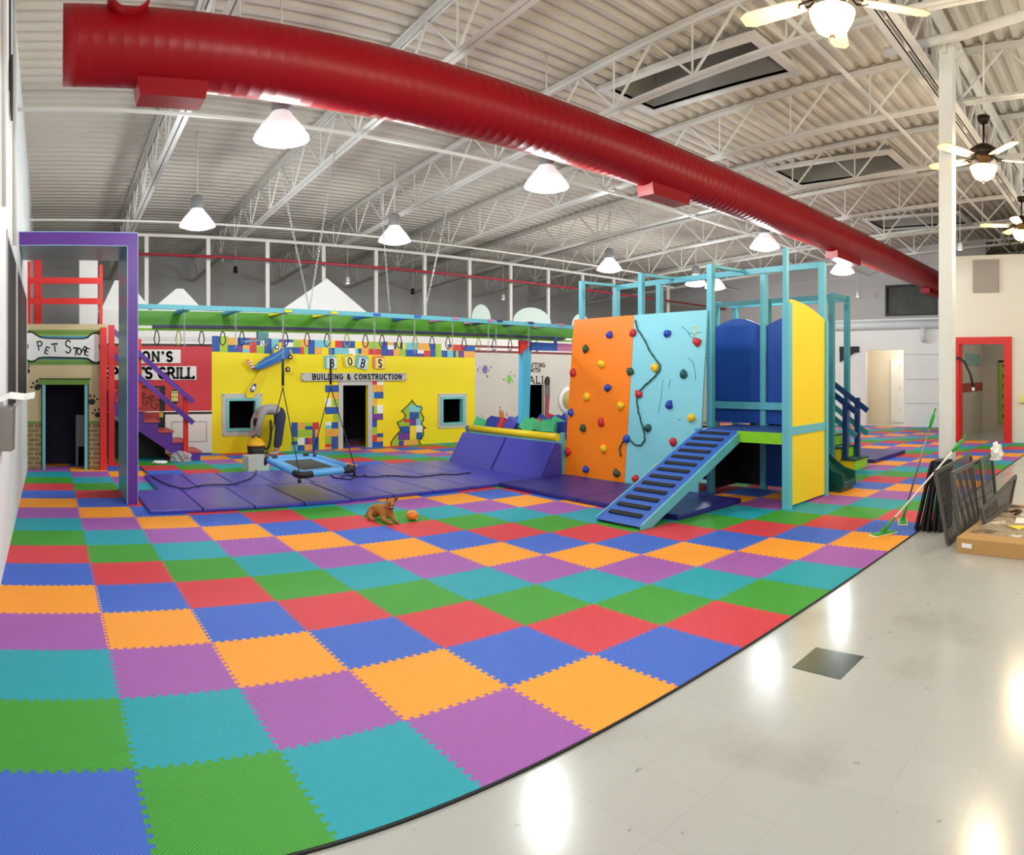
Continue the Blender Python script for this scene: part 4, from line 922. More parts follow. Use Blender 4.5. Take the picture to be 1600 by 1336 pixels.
# loop rings
ring_c = {'n': mat('ring navy', '#20223c', .5), 'y': mat('ring yellow', '#cfc62a', .5), 'r': mat('ring maroon', '#6d2230', .5), 'b': mat('ring blue', '#24409a', .5)}
rg = [(245,'n'),(279,'y'),(315,'n'),(348,'r'),(378,'n'),(413.6,'y'),(446,'n'),(480,'r'),(511,'n'),(542,'y'),(571,'n'),(597,'r'),(624,'n'),(648.5,'y'),(675,'b'),(700,'r'),(725,'n'),(748,'y'),(772,'n'),(797,'r'),(819,'r'),(839,'y')]
cn = {'n': 'navy', 'y': 'yellow', 'r': 'maroon', 'b': 'blue'}
for i, (px, c) in enumerate(rg):
    Yr = YG - .02; X = Yr * math.tan(th(px)); mb = MB()
    pts = []
    tw = .25 + .6 * (i / 21)
    for k in range(18):
        t = 2 * PI * k / 18; wv = .042 * math.sin(t) * (1 if math.cos(t) < 0 else .75); zz = 2.105 + .095 * math.cos(t) - (.0)
        pts.append((X + wv * math.cos(tw - .9), Yr + wv * math.sin(tw - .9), zz))
    mb.tube(pts, .008, ring_c[c], 6, True); mb.tube([(X, Yr, 2.195), (X, Yr, 2.22)], .006, chain_m, 5)
    tag(mb.build('hanging_ring'), '%s loop ring on the overhead track, %s from the left end' % (cn[c], ORD[i]), 'ring', 'loop rings on the overhead track')
# chains
def chain(name, p, q, label, grp, strap=None):
    p, q = Vector(p), Vector(q); d = q - p; n = max(2, int(d.length / .036)); u = d.normalized(); a = u.orthogonal().normalized(); b = u.cross(a); mb = MB()
    for k in range(n):
        c = p + d * (k + .5) / n; s_ = a if k % 2 else b; L2 = d.length / n * .62
        mb.tube([c + u * L2 * math.cos(t) + s_ * .012 * math.sin(t) for t in [2 * PI * j / 8 for j in range(8)]], .0035, chain_m, 4, True)
    o = mb.build(name); return tag(o, label, 'chain', grp)
ch = [(288, 543), (368, 545), (585, 552), (647.5, 553), (707, 553), (763, 555), (775, 555), (826, 562)]
for i, (px, yb2) in enumerate(ch):
    X, Z = onY(px, yb2, YR); chain('hanging_chain', (X, YR, 2.42), (X, YR, Z), 'loose silver chain dangling from a rung of the overhead ladder, %s from the left' % ORD[i], 'loose chains under the ladder')
for xa, ya, xt, lb in ((483, 487, 428, 'left strand of the left V'), (484, 487, 524, 'right strand of the left V'), (609, 492, 590, 'left strand of the right V'), (663, 493, 712, 'right strand of the right V')):
    X, Z = onY(xa, ya, YR); X2 = YR * math.tan(th(xt)); chain('suspension_chain', (X, YR, 2.49), (X2, YR, zd(YR) - .7 if 1 else 4), 'silver chain holding the ladder from the roof, ' + lb, 'suspension chains')
# trolley
mb = MB(); a = onY(402, 510, 9.2); R = root('trolley', (a[0], 9.2, 2.1), 'light blue trolley box hanging under the overhead ladder', 'trolley')
mb.box(a[0], 9.15, 2.1, a[0] + .15, 9.25, 2.2, mat('trolley teal', '#74b8bc', .4)); mb.build('box', R)
mb = MB(); mb.bar((a[0] - .2, 9.2, 2.06), (a[0] + .12, 9.2, 2.1), .06, .03, MATS['trolley teal'])
for k in range(3): mb.tube([(a[0] - .1 + k * .08 + .018 * math.cos(t), 9.2, 2.02 + .022 * math.sin(t)) for t in [j * PI / 4 for j in range(8)]], .003, chain_m, 4, True)
mb.build('hook_bar', R); mb = MB(); mb.tube([(a[0] + .07, 9.2, 2.19), (a[0] + .07, 9.2, 2.24)], .01, chain_m, 6); mb.build('hanger', R)
# ------------------------------------------------------------------ navy floor mats
def fmat(x0, x1, y0, y1, n, label, name='folding_mat', z0=.013, th_=.045, ax='x', grp='navy folding mats', m=navy_v):
    R = root(name, ((x0 + x1) / 2, (y0 + y1) / 2, z0), label, 'mat', grp)
    for k in range(n):
        mb = MB(); g = .006
        if ax == 'x': a, b = x0 + (x1 - x0) * k / n, x0 + (x1 - x0) * (k + 1) / n; mb.box(a + g, y0, z0, b - g, y1, z0 + th_, m)
        else: a, b = y0 + (y1 - y0) * k / n, y0 + (y1 - y0) * (k + 1) / n; mb.box(x0, a + g, z0, x1, b - g, z0 + th_, m)
        mb.build('panel', R, bevel=.012)
    return R
fmat(1.13, 3.64, 7.76, 9.155, 4, 'navy folding mat nearest the portal post, front row')
fmat(3.65, 6.7, 7.80, 9.155, 5, 'navy folding mat in front of the slanted mats, front row')
fmat(1.45, 3.72, 9.17, 10.55, 4, 'navy folding mat of the back row, left one, under the swing side')
fmat(3.73, 6.7, 9.17, 10.55, 5, 'navy folding mat of the back row, right one')
fmat(5.93, 7.2, 4.58, 7.78, 2, 'dark navy mat lying along the foot of the climbing wall and under the ramp', ax='y', m=navy_d, th_=.06, grp='navy folding mats')
X, _ = 12.0, 0
fmat(11.5, 13.2, 4.5, 5.75, 1, 'lone dark navy mat on the far floor behind the steps', ax='y', m=navy_d, th_=.07)
# slanted mats against the pit
for y0, y1, lb in ((9.06, 10.35, 'far slanted navy mat leaning on the foam pit wall'), (7.8, 9.05, 'near slanted navy mat leaning on the foam pit wall')):
    R = root('wedge_mat', (6.95, (y0 + y1) / 2, .013), lb, 'wedge mat', 'slanted navy mats')
    mb = MB(); mb.prism([(6.74, .013), (7.15, .013), (7.15, .5), (7.12, .555), (7.07, .555)], 'y', y0, y1, navy_v); mb.build('wedge', R, bevel=.01)
    mb = MB(); mb.bar((6.735, y0 + .01, .025), (7.065, y0 + .01, .555), .02, .012, navy_d); mb.build('seam', R)
mb = MB(); mb.box(7.135, 9.2, .53, 7.137, 9.34, .55, gyp); 
# ------------------------------------------------------------------ foam pit
R = root('foam_pit', (8.4, 9.1, 0), 'foam pit box with padded yellow top rail left of the climbing wall', 'foam pit')
def rb(nm, a, b, m, par=None, bevel=0, label=None): mb = MB(); mb.box(*a, *b, m); return mb.build(nm, par if par else R, bevel=bevel, label=label)
rb('side_panel', (7.22, 7.95, .012), (7.28, 10.3, .56), yellowp); rb('side_panel', (7.28, 10.24, .012), (9.6, 10.3, .56), yellowp); rb('side_panel', (9.54, 7.95, .012), (9.6, 10.24, .56), yellowp)
rb('side_panel', (7.28, 7.95, .012), (9.54, 8.0, .56), yellowp)
rb('trim_rail', (7.17, 7.9, .53), (7.24, 10.4, .575), teal_f)
mb = MB(); mb.tube([(7.2, 7.93, .63), (7.2, 10.28, .63)], .06, mat('padded yellow vinyl', '#f4d60c', .35), 12); mb.build('padding', R, label='yellow padded rail')
mb = MB(); mb.tube([(7.15, 10.33, .62), (9.5, 10.33, .62)], .055, mat('padded blue vinyl', '#3c62a8', .4), 12); mb.build('padding', R, label='blue padded rail')
rb('pit_floor', (7.28, 8.0, .2), (9.54, 10.24, .25), navy_d)
cc = {'green': mat('cube green', '#3fae74', .7), 'blue': mat('cube blue', '#27389e', .7), 'red': mat('cube red', '#c2303c', .7), 'violet': mat('cube violet', '#4a49b0', .7)}
cubes = [(752, 664, 'green'), (790, 665, 'red'), (803, 657, 'violet'), (812, 661, 'blue'), (832, 655, 'green'), (826, 668, 'green'), (842, 668, 'red'), (850, 661, 'blue'), (858, 670, 'green'), (868, 663, 'green'), (870, 655, 'blue'), (884, 660, 'blue'), (878, 670, 'blue'), (893, 663, 'violet'), (772, 663, 'blue'), (862, 655, 'red')]
rr = random.Random(3)
for i, (px, py, c) in enumerate(cubes):
    Yc = 8.25 + (i * .41) % 1.6; t = th(px); X = Yc * math.tan(t)
    if X < 7.42: X = 7.42; Yc = X / math.tan(t)
    d = math.hypot(X, Yc); Z = H - (py - HZ) / F * d
    mbx = MB(); s_ = .11; rot = Matrix.Rotation(rr.random() * 2, 3, 'Z') @ Matrix.Rotation(rr.random() * .7, 3, 'X') @ Matrix.Rotation(rr.random() * .7, 3, 'Y')
    Z = min(max(Z, .5), .72)
    v = [Vector((X, Yc, Z)) + rot @ Vector((a, b, c2)) for c2 in (-s_, s_) for b in (-s_, s_) for a in (-s_, s_)]
    mbx.add(v, [(0, 2, 3, 1), (4, 5, 7, 6), (0, 1, 5, 4), (1, 3, 7, 5), (3, 2, 6, 7), (2, 0, 4, 6)], cc[c])
    o = mbx.build('foam_cube'); tag(o, '%s foam cube lying in the pit, %s from the left' % (c, ORD[sorted(range(len(cubes)), key=lambda j: cubes[j][0]).index(i)]), 'foam cube', 'foam cubes in the pit')
for k in range(30):                                    # lower layer carrying the top cubes
    pass
mb = MB()
for gx_ in range(9):
    for gy_ in range(9):
        X, Y_ = 7.4 + gx_ * .25, 8.12 + gy_ * .245; a = rr.random() * 1.5; c_, s2 = math.cos(a), math.sin(a); e = .11; zc = .36 + rr.random() * .07
        v = [(X + u * c_ - w_ * s2, Y_ + u * s2 + w_ * c_, zc + q_) for q_ in (-e, e) for w_ in (-e, e) for u in (-e, e)]
        mb.add(v, [(0, 2, 3, 1), (4, 5, 7, 6), (0, 1, 5, 4), (1, 3, 7, 5), (3, 2, 6, 7), (2, 0, 4, 6)], cc[['green', 'blue', 'violet', 'blue', 'red'][(gx_ * 3 + gy_) % 5]])
o = mb.build('foam_cube_filling'); tag(o, 'jumble of foam cubes filling the lower part of the pit', 'foam cubes', kind='stuff')
# ------------------------------------------------------------------ climbing tower
R = root('play_tower', (7.8, 5.9, 0), 'light blue play tower with orange and pale blue climbing panels, platform and yellow side panel', 'play tower')
XW0, XW1, ZW = 7.28, 7.49, 2.465                       # panel foot, panel head
def wallpt(y, z): f_ = (z - .02) / (ZW - .02); return (XW0 + (XW1 - XW0) * f_, y, z)
YA, YM, YZ = 7.87, 6.6, 5.31
def cpanel(y0, y1, m, lb, ztop=ZW):
    mb = MB(); mb.prism([(XW0, .06), (XW1, ztop), (XW1 + .03, ztop), (XW0 + .03, .06)], 'y', y0, y1, m); return mb.build('climbing_panel', R, label=lb)
pO = cpanel(YM + .003, YA, orange_p, 'orange climbing panel'); pC = cpanel(YZ, YM - .003, cyan_p, 'pale blue climbing panel')
mb = MB(); mb.box(7.24, YA - .005, .06, 7.3, YA + .05, .7, lblue); mb.build('post', R)
hold_c = {'b': mat('hold blue', '#1f3fae', .5), 'g': mat('hold green', '#2c4a32', .6), 'y': mat('hold yellow', '#f4c51a', .45), 'r': mat('hold red', '#c4242f', .5), 'k': mat('hold teal', '#1f5358', .5)}
hn = {'b': 'blue', 'g': 'dark green', 'y': 'yellow', 'r': 'red', 'k': 'dark teal'}
holds = [(736,358,'b'),(628,423,'g'),(700,490,'y'),(570,530,'r'),(830,525,'g'),(728,597,'b'),(633,640,'y'),(787,682,'y'),(560,710,'b'),(698,755,'r'),(616,782,'g'),(709,875,'y'),(547,890,'r'),(628,968,'b'),(768,985,'g'),(843,350,'r'),
         (997,353,'b'),(1132,392,'r'),(940,508,'y'),(1070,535,'k'),(868,627,'r'),(1007,673,'b'),(1108,735,'y'),(910,780,'k'),(814,833,'b'),(1024,845,'r'),(951,960,'y'),(854,1010,'r')]
HP = {}
for i, (x, y, c) in enumerate(holds):
    px, py = 700 + x / 2.905, 400 + y / 2.905; t = th(px); X = 7.38
    for _ in range(6):
        Y_ = X / math.tan(t); Z = H - (py - HZ) / F * math.hypot(X, Y_); X = XW0 + (XW1 - XW0) * (Z / ZW)
    Y_ = min(Y_, YA - .03); HP[i] = (X, Y_, Z); rr = random.Random(i + 50); mb = MB(); n = 7
    r = .062; v = []; f = []
    prof = [(1, 0), (1.05, -.018), (.85, -.045), (.42, -.062)]
    offs = [.75 + .45 * rr.random() for _ in range(n)]; ph = rr.random() * 6
    for (s_, dx) in prof:
        for k in range(n): a = ph + 2 * PI * k / n; v.append((X + dx + .003, Y_ + r * s_ * offs[k] * math.cos(a), Z + r * s_ * offs[k] * math.sin(a)))
    for j in range(3):
        for k in range(n): f.append((j * n + k, j * n + (k + 1) % n, (j + 1) * n + (k + 1) % n, (j + 1) * n + k))
    f.append(tuple(range(3 * n, 4 * n))); mb.add(v, f, hold_c[c], True)
    mb.ball((X - .05, Y_, Z), .014, rub, 6); mb.build('climbing_hold', R, label=hn[c] + ' climbing hold')
def post(x, y, z0, z1, w_=.08, m=None): mb = MB(); mb.box(x - w_ / 2, y - w_ / 2, z0, x + w_ / 2, y + w_ / 2, z1, m or lblue); return mb.build('post', R, bevel=.004)
ZT = 3.08; XB = 8.25
for y in (7.8, 6.56): post(7.6, y, .012, ZT, .075)
post(7.56, 5.3, .012, ZT, .085)
for y, z in ((7.66, 3.0), (6.75, 3.0), (4.88, 3.0), (3.98, ZT)): post(XB, y, .012, z, .085)
mb = MB(); mb.box(7.11, 3.87, .012, 7.2, 3.96, 2.45, lblue); mb.box(7.115, 3.9, 2.45, 7.17, 3.955, ZT + .02, lblue); mb.build('post', R)
mb = MB(); mb.bar((XB, 7.7, 3.02), (XB, 3.95, 3.06), .05, .08, lblue); mb.build('top_beam', R)
for x, y in ((7.6, 7.8), (7.6, 6.56), (7.56, 5.3)): mb = MB(); mb.bar((x, y, ZT - .02), (XB, y - .1, ZT - .02), .05, .04, lblue); mb.build('tie_bar', R)
# platform, fascia, rails, panels
mb = MB(); mb.box(7.2, 3.96, .83, XB - .03, 5.3, .9, mat('platform blue', '#274a94', .5)); mb.build('platform', R)
mb = MB(); mb.box(7.16, 3.96, .77, 7.2, 4.62, .905, lime); mb.build('fascia', R, label='lime green fascia board')
mb = MB(); mb.box(XB - .08, 3.98, 1.12, XB - .05, 5.75, 1.22, lblue); mb.build('guard_rail', R)
def arched(y0, y1, lb):
    mb = MB(); n = 12; pts = [(y0, .92), (y1, .92)] + [(y1 + (y0 - y1) * k / n, 2.27 + .13 * math.sin(PI * k / n)) for k in range(n + 1)]
    mb.prism(pts, 'x', XB, XB + .025, royal); mb.build('arched_panel', R, label=lb)
arched(4.9, 5.74, 'royal blue arched back panel'); arched(4.0, 4.86, 'royal blue arched back panel')
mb = MB(); mb.box(XB, 3.98, .06, XB + .025, 4.85, .85, royal); mb.build('lower_panel', R)
mb = MB(); mb.box(XB, 4.9, .06, XB + .02, 7.7, .85, black_m); mb.build('lower_panel', R)
mb = MB(); mb.box(7.6, 5.32, .06, XB, 5.35, .85, black_m); mb.build('lower_panel', R)
mb = MB(); mb.box(7.6, 5.8, .9, 7.63, 7.85, .91, black_m)
a = [(7.2, 1.0), (8.15, 1.0)]; n = 10; zl, zr = 2.49, 2.31
top = [(7.2 + .95 * (1 - k / n), zl + (zr - zl) * ((1 - k / n) ** 1.9) + .012) for k in range(n + 1)]
mb = MB(); mb.prism([(7.2, .97), (8.15, .97)] + top, 'y', 3.9, 3.925, yellowp); mb.build('side_panel', R, label='yellow upper side panel with curved top')
mb = MB(); mb.prism([(7.2, .04), (8.15, .04), (8.15, .9), (7.2, .9)], 'y', 3.9, 3.925, yellowp); mb.build('side_panel', R, label='yellow lower side panel')
mb = MB(); mb.box(7.2, 3.885, .88, 8.15, 3.93, .98, lblue); mb.build('cross_rail', R)
mb = MB(); mb.box(8.15, 3.87, .012, 8.21, 3.96, 2.3, lblue); mb.build('post', R)
# ramp
mb = MB(); x0, x1, z0, z1 = 5.33, 7.2, .03, .905
ry0, ry1 = 4.62, 5.24
mb.prism([(x0, z0 + .01), (x0 + .03, z0 + .035), (x1, z1), (x1, z1 - .06), (x0 + .12, z0)], 'y', ry0, ry1, rampb); o = mb.build('ramp', R, label='blue climbing ramp')
mb = MB(); mb.prism([(x0, z0 - .015), (x0, z0 + .03), (x1, z1 - .002), (x1, z1 - .13), (x0 + .16, z0 - .015)], 'y', ry0 - .025, ry0, lblue); mb.prism([(x0, z0 - .015), (x0, z0 + .03), (x1, z1 - .002), (x1, z1 - .13), (x0 + .16, z0 - .015)], 'y', ry1, ry1 + .02, lblue); mb.build('edge_board', o)
grip = mat('black grip strip', '#16171c', .8)
L_ = math.hypot(x1 - x0, z1 - z0); ux, uz = (x1 - x0) / L_, (z1 - z0 - .03) / L_
for k in range(13):
    d = .14 + k * (L_ - .24) / 12; X, Z = x0 + ux * d, z0 + .036 + uz * d
    mb = MB(); mb.bar((X, ry0 + .09, Z), (X, ry1 - .07, Z), .058, .008, grip, up=(-uz, 0, ux)); mb.build('grip_strip', o)
# rope on the climbing wall
mb = MB(); rp = []
for (x, y) in [(850, 290), (858, 330), (885, 370), (920, 440), (962, 495), (960, 520), (930, 555), (890, 590), (868, 615), (855, 650), (862, 700), (875, 750), (890, 800), (893, 835), (875, 860), (850, 858), (825, 835), (810, 822), (795, 840), (778, 870), (783, 912)]:
    px, py = 700 + x / 2.905, 400 + y / 2.905; t = th(px); X = 7.38
    for _ in range(6):
        Y_ = X / math.tan(t); Z = H - (py - HZ) / F * math.hypot(X, Y_); X = XW0 + (XW1 - XW0) * (Z / ZW) - .02
    rp.append((X, Y_, Z))
rp2 = []
for a, b in zip(rp[:-1], rp[1:]):
    for k in range(4): rp2.append([a[j] + (b[j] - a[j]) * k / 4 for j in range(3)])
rp2.append(list(rp[-1]))
for k, p_ in enumerate(rp2): p_[1] += .004 * math.sin(k * 1.9); p_[0] += .004 * math.cos(k * 1.9)
mb.tube(rp2, [.013 if k % 2 else .009 for k in range(len(rp2))], mat('dark green rope', '#24483c', .8), 6)
tag(mb.build('climbing_rope'), 'dark green rope draped over the holds of the pale blue climbing panel', 'rope')
# painted scribbles on the pale blue panel
mb = MB(); scr = mat('scribble blue', '#3a5f74', .6)
def wp(x, y):
    px, py = 700 + x / 2.905, 400 + y / 2.905; t = th(px); X = 7.4
    for _ in range(6):
        Y_ = X / math.tan(t); Z = H - (py - HZ) / F * math.hypot(X, Y_); X = XW0 + (XW1 - XW0) * (Z / ZW) - .003
    return (X, Y_, Z)
for pl in ([(1060, 320), (1085, 340), (1100, 365), (1120, 385)], [(1090, 350), (1118, 352), (1150, 345)], [(1090, 462), (1112, 480), (1120, 520), (1125, 565)], [(975, 560), (968, 640), (955, 715)], [(1010, 560), (1000, 600)], [(1040, 740), (1060, 745)]):
    mb.tube([wp(*p_) for p_ in pl], .004, scr, 4)
for pl in ([(1112, 325), (1125, 318), (1122, 350), (1114, 370)],): mb.tube([wp(*p_) for p_ in pl], .009, C6['y'], 4)
mb.build('painted_marks', R)
# ------------------------------------------------------------------ green slide
gsl = mat('dark green plastic', '#0f4a3c', .3)
mb = MB(); path = [(5.4, 1.0), (5.0, .96), (4.7, .84), (4.45, .66), (4.25, .46), (4.08, .28), (3.92, .17), (3.76, .13)]
v = []; xs0, xs1 = 8.45, 8.88
for y, z in path:
    for x, dz in ((xs0, .13), (xs0 + .03, .14), (xs0 + .05, .02), (xs1 - .05, .02), (xs1 - .03, .14), (xs1, .13), (xs1, -.07), (xs0, -.07)): v.append((x, y, z + dz))
f = []
for i in range(len(path) - 1):
    for k in range(8): f.append((i * 8 + k, i * 8 + (k + 1) % 8, (i + 1) * 8 + (k + 1) % 8, (i + 1) * 8 + k))
f += [tuple(range(8)), tuple(range(len(v) - 8, len(v)))]
R2 = root('slide', (8.66, 4.5, 0), 'dark green plastic slide emerging beside the yellow tower panel', 'slide')
mb.add(v, f, gsl); mb.build('chute', R2, bevel=.01)
mb = MB(); mb.prism([(3.8, .012), (3.8, .08), (3.92, .1), (4.08, .2), (4.2, .33), (4.2, .012)], 'x', xs0 + .02, xs1 - .02, gsl); mb.build('foot', R2); mb = MB(); mb.box(xs0 + .1, 5.2, .012, xs1 - .1, 5.3, .92, gsl); mb.build('leg', R2)
# ------------------------------------------------------------------ stair tower behind
R = root('stair_tower', (10.8, 5.2, 0), 'small light blue tower with lime and yellow steps behind the yellow panel', 'play stairs')
SX0, SX1 = 10.53, 11.08; darkg = mat('dark green tread', '#1d4a44', .6)
tealb = mat('deep teal paint', '#3f8f9c', .4)
for k in range(5):
    y0 = 4.48 + k * .24; z0 = .012 if k == 0 else k * .19 - .02
    mb = MB(); mb.box(SX0, y0, .012 if k == 0 else (k - 1) * .19, SX1, y0 + .24, (k + 1) * .19 - .02, lime); mb.box(SX0 - .004, y0 + .01, .012 if k == 0 else (k - 1) * .19, SX0, y0 + .24, (k + 1) * .19 - .02, yellowp); mb.build('step', R)
    mb = MB(); mb.box(SX0 - .03, y0 - .02, (k + 1) * .19 - .02, SX1 + .02, y0 + .25, (k + 1) * .19 + .005, darkg); mb.build('tread', R)
navyr = mat('navy handrail', '#173a74', .4)
for x in (SX0 + .02, SX1 - .02):
    mb = MB(); mb.box(x - .04, 4.62, .2, x + .04, 4.7, 1.2, navyr); mb.build('post', R)
    mb = MB(); mb.bar((x, 4.47, .98), (x, 5.9, 2.0), .04, .09, navyr); mb.build('handrail', R)
    mb = MB(); mb.bar((x, 4.47, .58), (x, 5.9, 1.6), .035, .09, tealb); mb.build('handrail', R)
mb = MB(); mb.box(10.42, 5.7, .86, SX1 + .1, 7.3, .95, MATS['platform blue']); mb.build('platform', R)
for (x, y, z) in ((SX0 - .08, 4.87, 2.95), (SX1 + .08, 4.9, 2.98), (SX0 - .08, 7.2, 2.92), (SX1 + .1, 7.25, 2.95), (SX0 - .08, 6.1, 2.92)):
    mb = MB(); mb.box(x - .045, y - .045, .012, x + .045, y + .045, z, tealb); mb.build('post', R)
for p_, q_ in (((SX0 - .08, 7.2, 2.9), (SX1 + .1, 7.25, 2.93)), ((SX1 + .08, 4.9, 2.93), (SX1 + .1, 7.25, 2.93)), ((SX0 - .08, 4.87, 2.93), (SX1 + .08, 4.9, 2.95)), ((SX0 - .08, 4.87, 2.9), (SX0 - .08, 7.2, 2.88))):
    mb = MB(); mb.bar(p_, q_, .05, .08, tealb); mb.build('top_beam', R)
mb = MB(); mb.box(SX1 + .08, 5.78, .95, SX1 + .1, 7.2, 2.2, mat('pale lilac panel', '#a9b7cf', .4)); mb.build('side_panel', R)
mb = MB(); mb.box(SX0 - .1, 5.3, .95, SX0 - .08, 7.1, 2.1, navyr); mb.build('side_panel', R)
# ------------------------------------------------------------------ platform swing
R = root('platform_swing', (3.3, 8.3, .43), 'light blue platform swing with black mesh hanging over the navy mats', 'swing')
CA, CB, CC, CD = Vector((2.93, 9.05, .44)), Vector((2.89, 7.62, .41)), Vector((3.66, 9.1, .45)), Vector((3.66, 7.72, .43))
swb = mat('swing blue fabric', '#5aa6e6', .5); swm = mat('swing mesh', '#3a3f3c', .8)
mb = MB(); ring = []
cs = [CB, CD, CC, CA]
for i in range(4):
    p_, q_ = cs[i], cs[(i + 1) % 4]; d = (q_ - p_).normalized(); ring += [p_ + d * .08, p_ + (q_ - p_) * .5, q_ - d * .08]
mb.tube(ring, .038, swb, 10, True); mb.build('padded_frame', R)
ctr = (CA + CB + CC + CD) / 4
inn = [c + (ctr - c) * f_ for c, f_ in zip(cs, (.42,) * 4)]
mb = MB()
for i in range(4):
    a, b = cs[i], cs[(i + 1) % 4]; c2, d2 = inn[(i + 1) % 4], inn[i]; up = Vector((0, 0, .004))
    mb.add([a + up, b + up, c2 + up, d2 + up, a - up, b - up, c2 - up, d2 - up], [(0, 1, 2, 3), (7, 6, 5, 4), (0, 4, 5, 1), (1, 5, 6, 2), (2, 6, 7, 3), (3, 7, 4, 0)], swb)
mb.build('fabric_border', R)
mb = MB(); up = Vector((0, 0, .003)); mb.add([p_ + up for p_ in inn] + [p_ - up for p_ in inn], [(0, 1, 2, 3), (7, 6, 5, 4), (0, 4, 5, 1), (1, 5, 6, 2), (2, 6, 7, 3), (3, 7, 4, 0)], swm); mb.build('mesh_seat', R, label='black mesh seat')
for c in cs:
    mb = MB()
    dd = [((cs[(cs.index(c) + s_) % 4]) - c).normalized() for s_ in (1, -1)]
    mb.tube([c + dd[0] * .17, c + dd[0] * .07, c + (dd[0] + dd[1]) * .02, c + dd[1] * .07, c + dd[1] * .17], .042, rub, 10); mb.ball(c - Vector((0, 0, .06)), .025, rub, 8, (1, 1, 1.4)); mb.build('corner_pad', R)
for px, py, prs in ((442, 606, (CA, CB)), (516.7, 604, (CC, CD))):
    X, Z = onY(px, py, YR); top = Vector((X, YR, Z))
    for c in prs: mb = MB(); mb.tube([c + Vector((0, 0, .03)), top], .007, rub, 6); mb.build('rope', R)
    mb = MB(); mb.tube([top + Vector((.02 * math.cos(t), 0, .015 + .02 * math.sin(t))) for t in [k * PI / 4 for k in range(8)]], .005, mat('brass ring', '#b08a4a', .4, metal=.5), 5, True); mb.build('carabiner', R)
    X1, Zs = onY(px, 561, YR); mb = MB(); mb.tube([top + Vector((0, 0, .03)), (X1, YR, Zs)], .018, rub, 8); mb.build('strap', R)
    n0 = Vector((X1, YR, Zs)); q_ = Vector((X1, YR, 2.42)); chain('swing_chain', n0, q_, 'silver chain above the %s strap of the platform swing' % ('left' if px < 480 else 'right'), 'chains of the platform swing')
# ------------------------------------------------------------------ cables on the mats
cabm = mat('black cable', '#0f0f14', .5)
def floorpts(lst):
    o_ = []
    for x, y, z in lst:
        d = (H - z) * F / (y - HZ); o_.append(Vector((d * math.sin(th(x)), d * math.cos(th(x)), z)))
    return o_
def smooth(P, n=5):
    o_ = []
    for i in range(len(P) - 1):
        p0, p1, p2, p3 = P[max(i - 1, 0)], P[i], P[i + 1], P[min(i + 2, len(P) - 1)]
        for k in range(n):
            t = k / n; o_.append(.5 * ((2 * p1) + (-p0 + p2) * t + (2 * p0 - 5 * p1 + 4 * p2 - p3) * t * t + (-p0 + 3 * p1 - 3 * p2 + p3) * t ** 3))
    return o_ + [P[-1]]
zc = .069
mb = MB(); mb.tube(smooth(floorpts([(219, 730, .02), (228, 738, .03), (240, 746, zc), (262, 757, zc), (288, 763, zc), (310, 759, zc), (335, 757, zc), (360, 757, zc), (375, 753, zc), (390, 748, zc), (399, 740, zc), (400, 733, .03), (398, 722, .02), (401, 714, .02), (408, 711, .02)])), .009, cabm, 6)
tag(mb.build('extension_cord'), 'black extension cord running over the navy mats to the vacuum', 'cord')
mb = MB(); mb.tube(smooth(floorpts([(500, 738, zc), (515, 741, zc), (522, 746, zc), (533, 747, zc), (545, 749, zc), (560, 744, zc), (585, 745, zc), (610, 743, zc), (650, 745, zc), (690, 741, zc), (715, 741, zc), (735, 738, zc)])), .009, cabm, 6)
mb.tube(smooth(floorpts([(533, 744, zc), (545, 742, zc), (556, 745, zc), (572, 742, zc)])), .009, cabm, 6)
tag(mb.build('extension_cord'), 'black cord lying loosely on the mats right of the swing', 'cord')
# ------------------------------------------------------------------ person with vacuum
skin_m = mat('skin', '#c99a80', .6); swt = mat('grey sweatshirt', '#a5a4a8', .85, bump=.3, bscale=30); jean = mat('dark blue jeans', '#323a58', .8, bump=.2, bscale=40); hair = mat('dark hair', '#1d1512', .6)
PXp, PYp = 4.40, 13.0
R = root('person', (PXp, PYp, 0), 'person in grey sweatshirt and blue jeans bending over the yellow vacuum', 'person')
def P3(x, y, z, r): return (PXp + x, PYp + y, z, r)
body = [P3(.13, 0, .83, .075), P3(.03, 0, .9, .075), P3(-.12, 0, .92, .085), P3(-.27, 0, .87, .085), P3(-.33, .02, .79, .045), P3(-.36, .03, .69, .075), P3(-.38, .03, .6, .06),
        P3(-.3, -.16, .86, .055), P3(-.38, -.17, .62, .042), P3(-.42, -.1, .42, .028), P3(-.3, .16, .86, .055), P3(-.4, .17, .64, .042), P3(-.43, .1, .45, .028),
        P3(.11, -.09, .8, .085), P3(.06, -.1, .48, .06), P3(0, -.1, .14, .042), P3(-.02, -.1, .06, .035), P3(-.12, -.1, .035, .03),
        P3(.12, .1, .8, .085), P3(.15, .11, .48, .06), P3(.12, .12, .14, .042), P3(.1, .12, .06, .035), P3(.0, .12, .035, .03)]
be = [(0, 1), (1, 2), (2, 3), (3, 4), (4, 5), (5, 6), (3, 7), (7, 8), (8, 9), (3, 10), (10, 11), (11, 12), (0, 13), (13, 14), (14, 15), (15, 16), (16, 17), (0, 18), (18, 19), (19, 20), (20, 21), (21, 22)]
skin('body', body, be, skin_m, R)
def infl(L, idx, k, ed): m_ = {j: i for i, j in enumerate(idx)}; return [(*L[j][:3], L[j][3] * k + .008) for j in idx], [(m_[a], m_[b]) for a, b in ed]
sv, se = infl(body, [1, 2, 3, 7, 8, 9, 10, 11, 12], 1.3, [(1, 2), (2, 3), (3, 7), (7, 8), (8, 9), (3, 10), (10, 11), (11, 12)])
sv[0] = (PXp + .115, PYp, .885, .118)
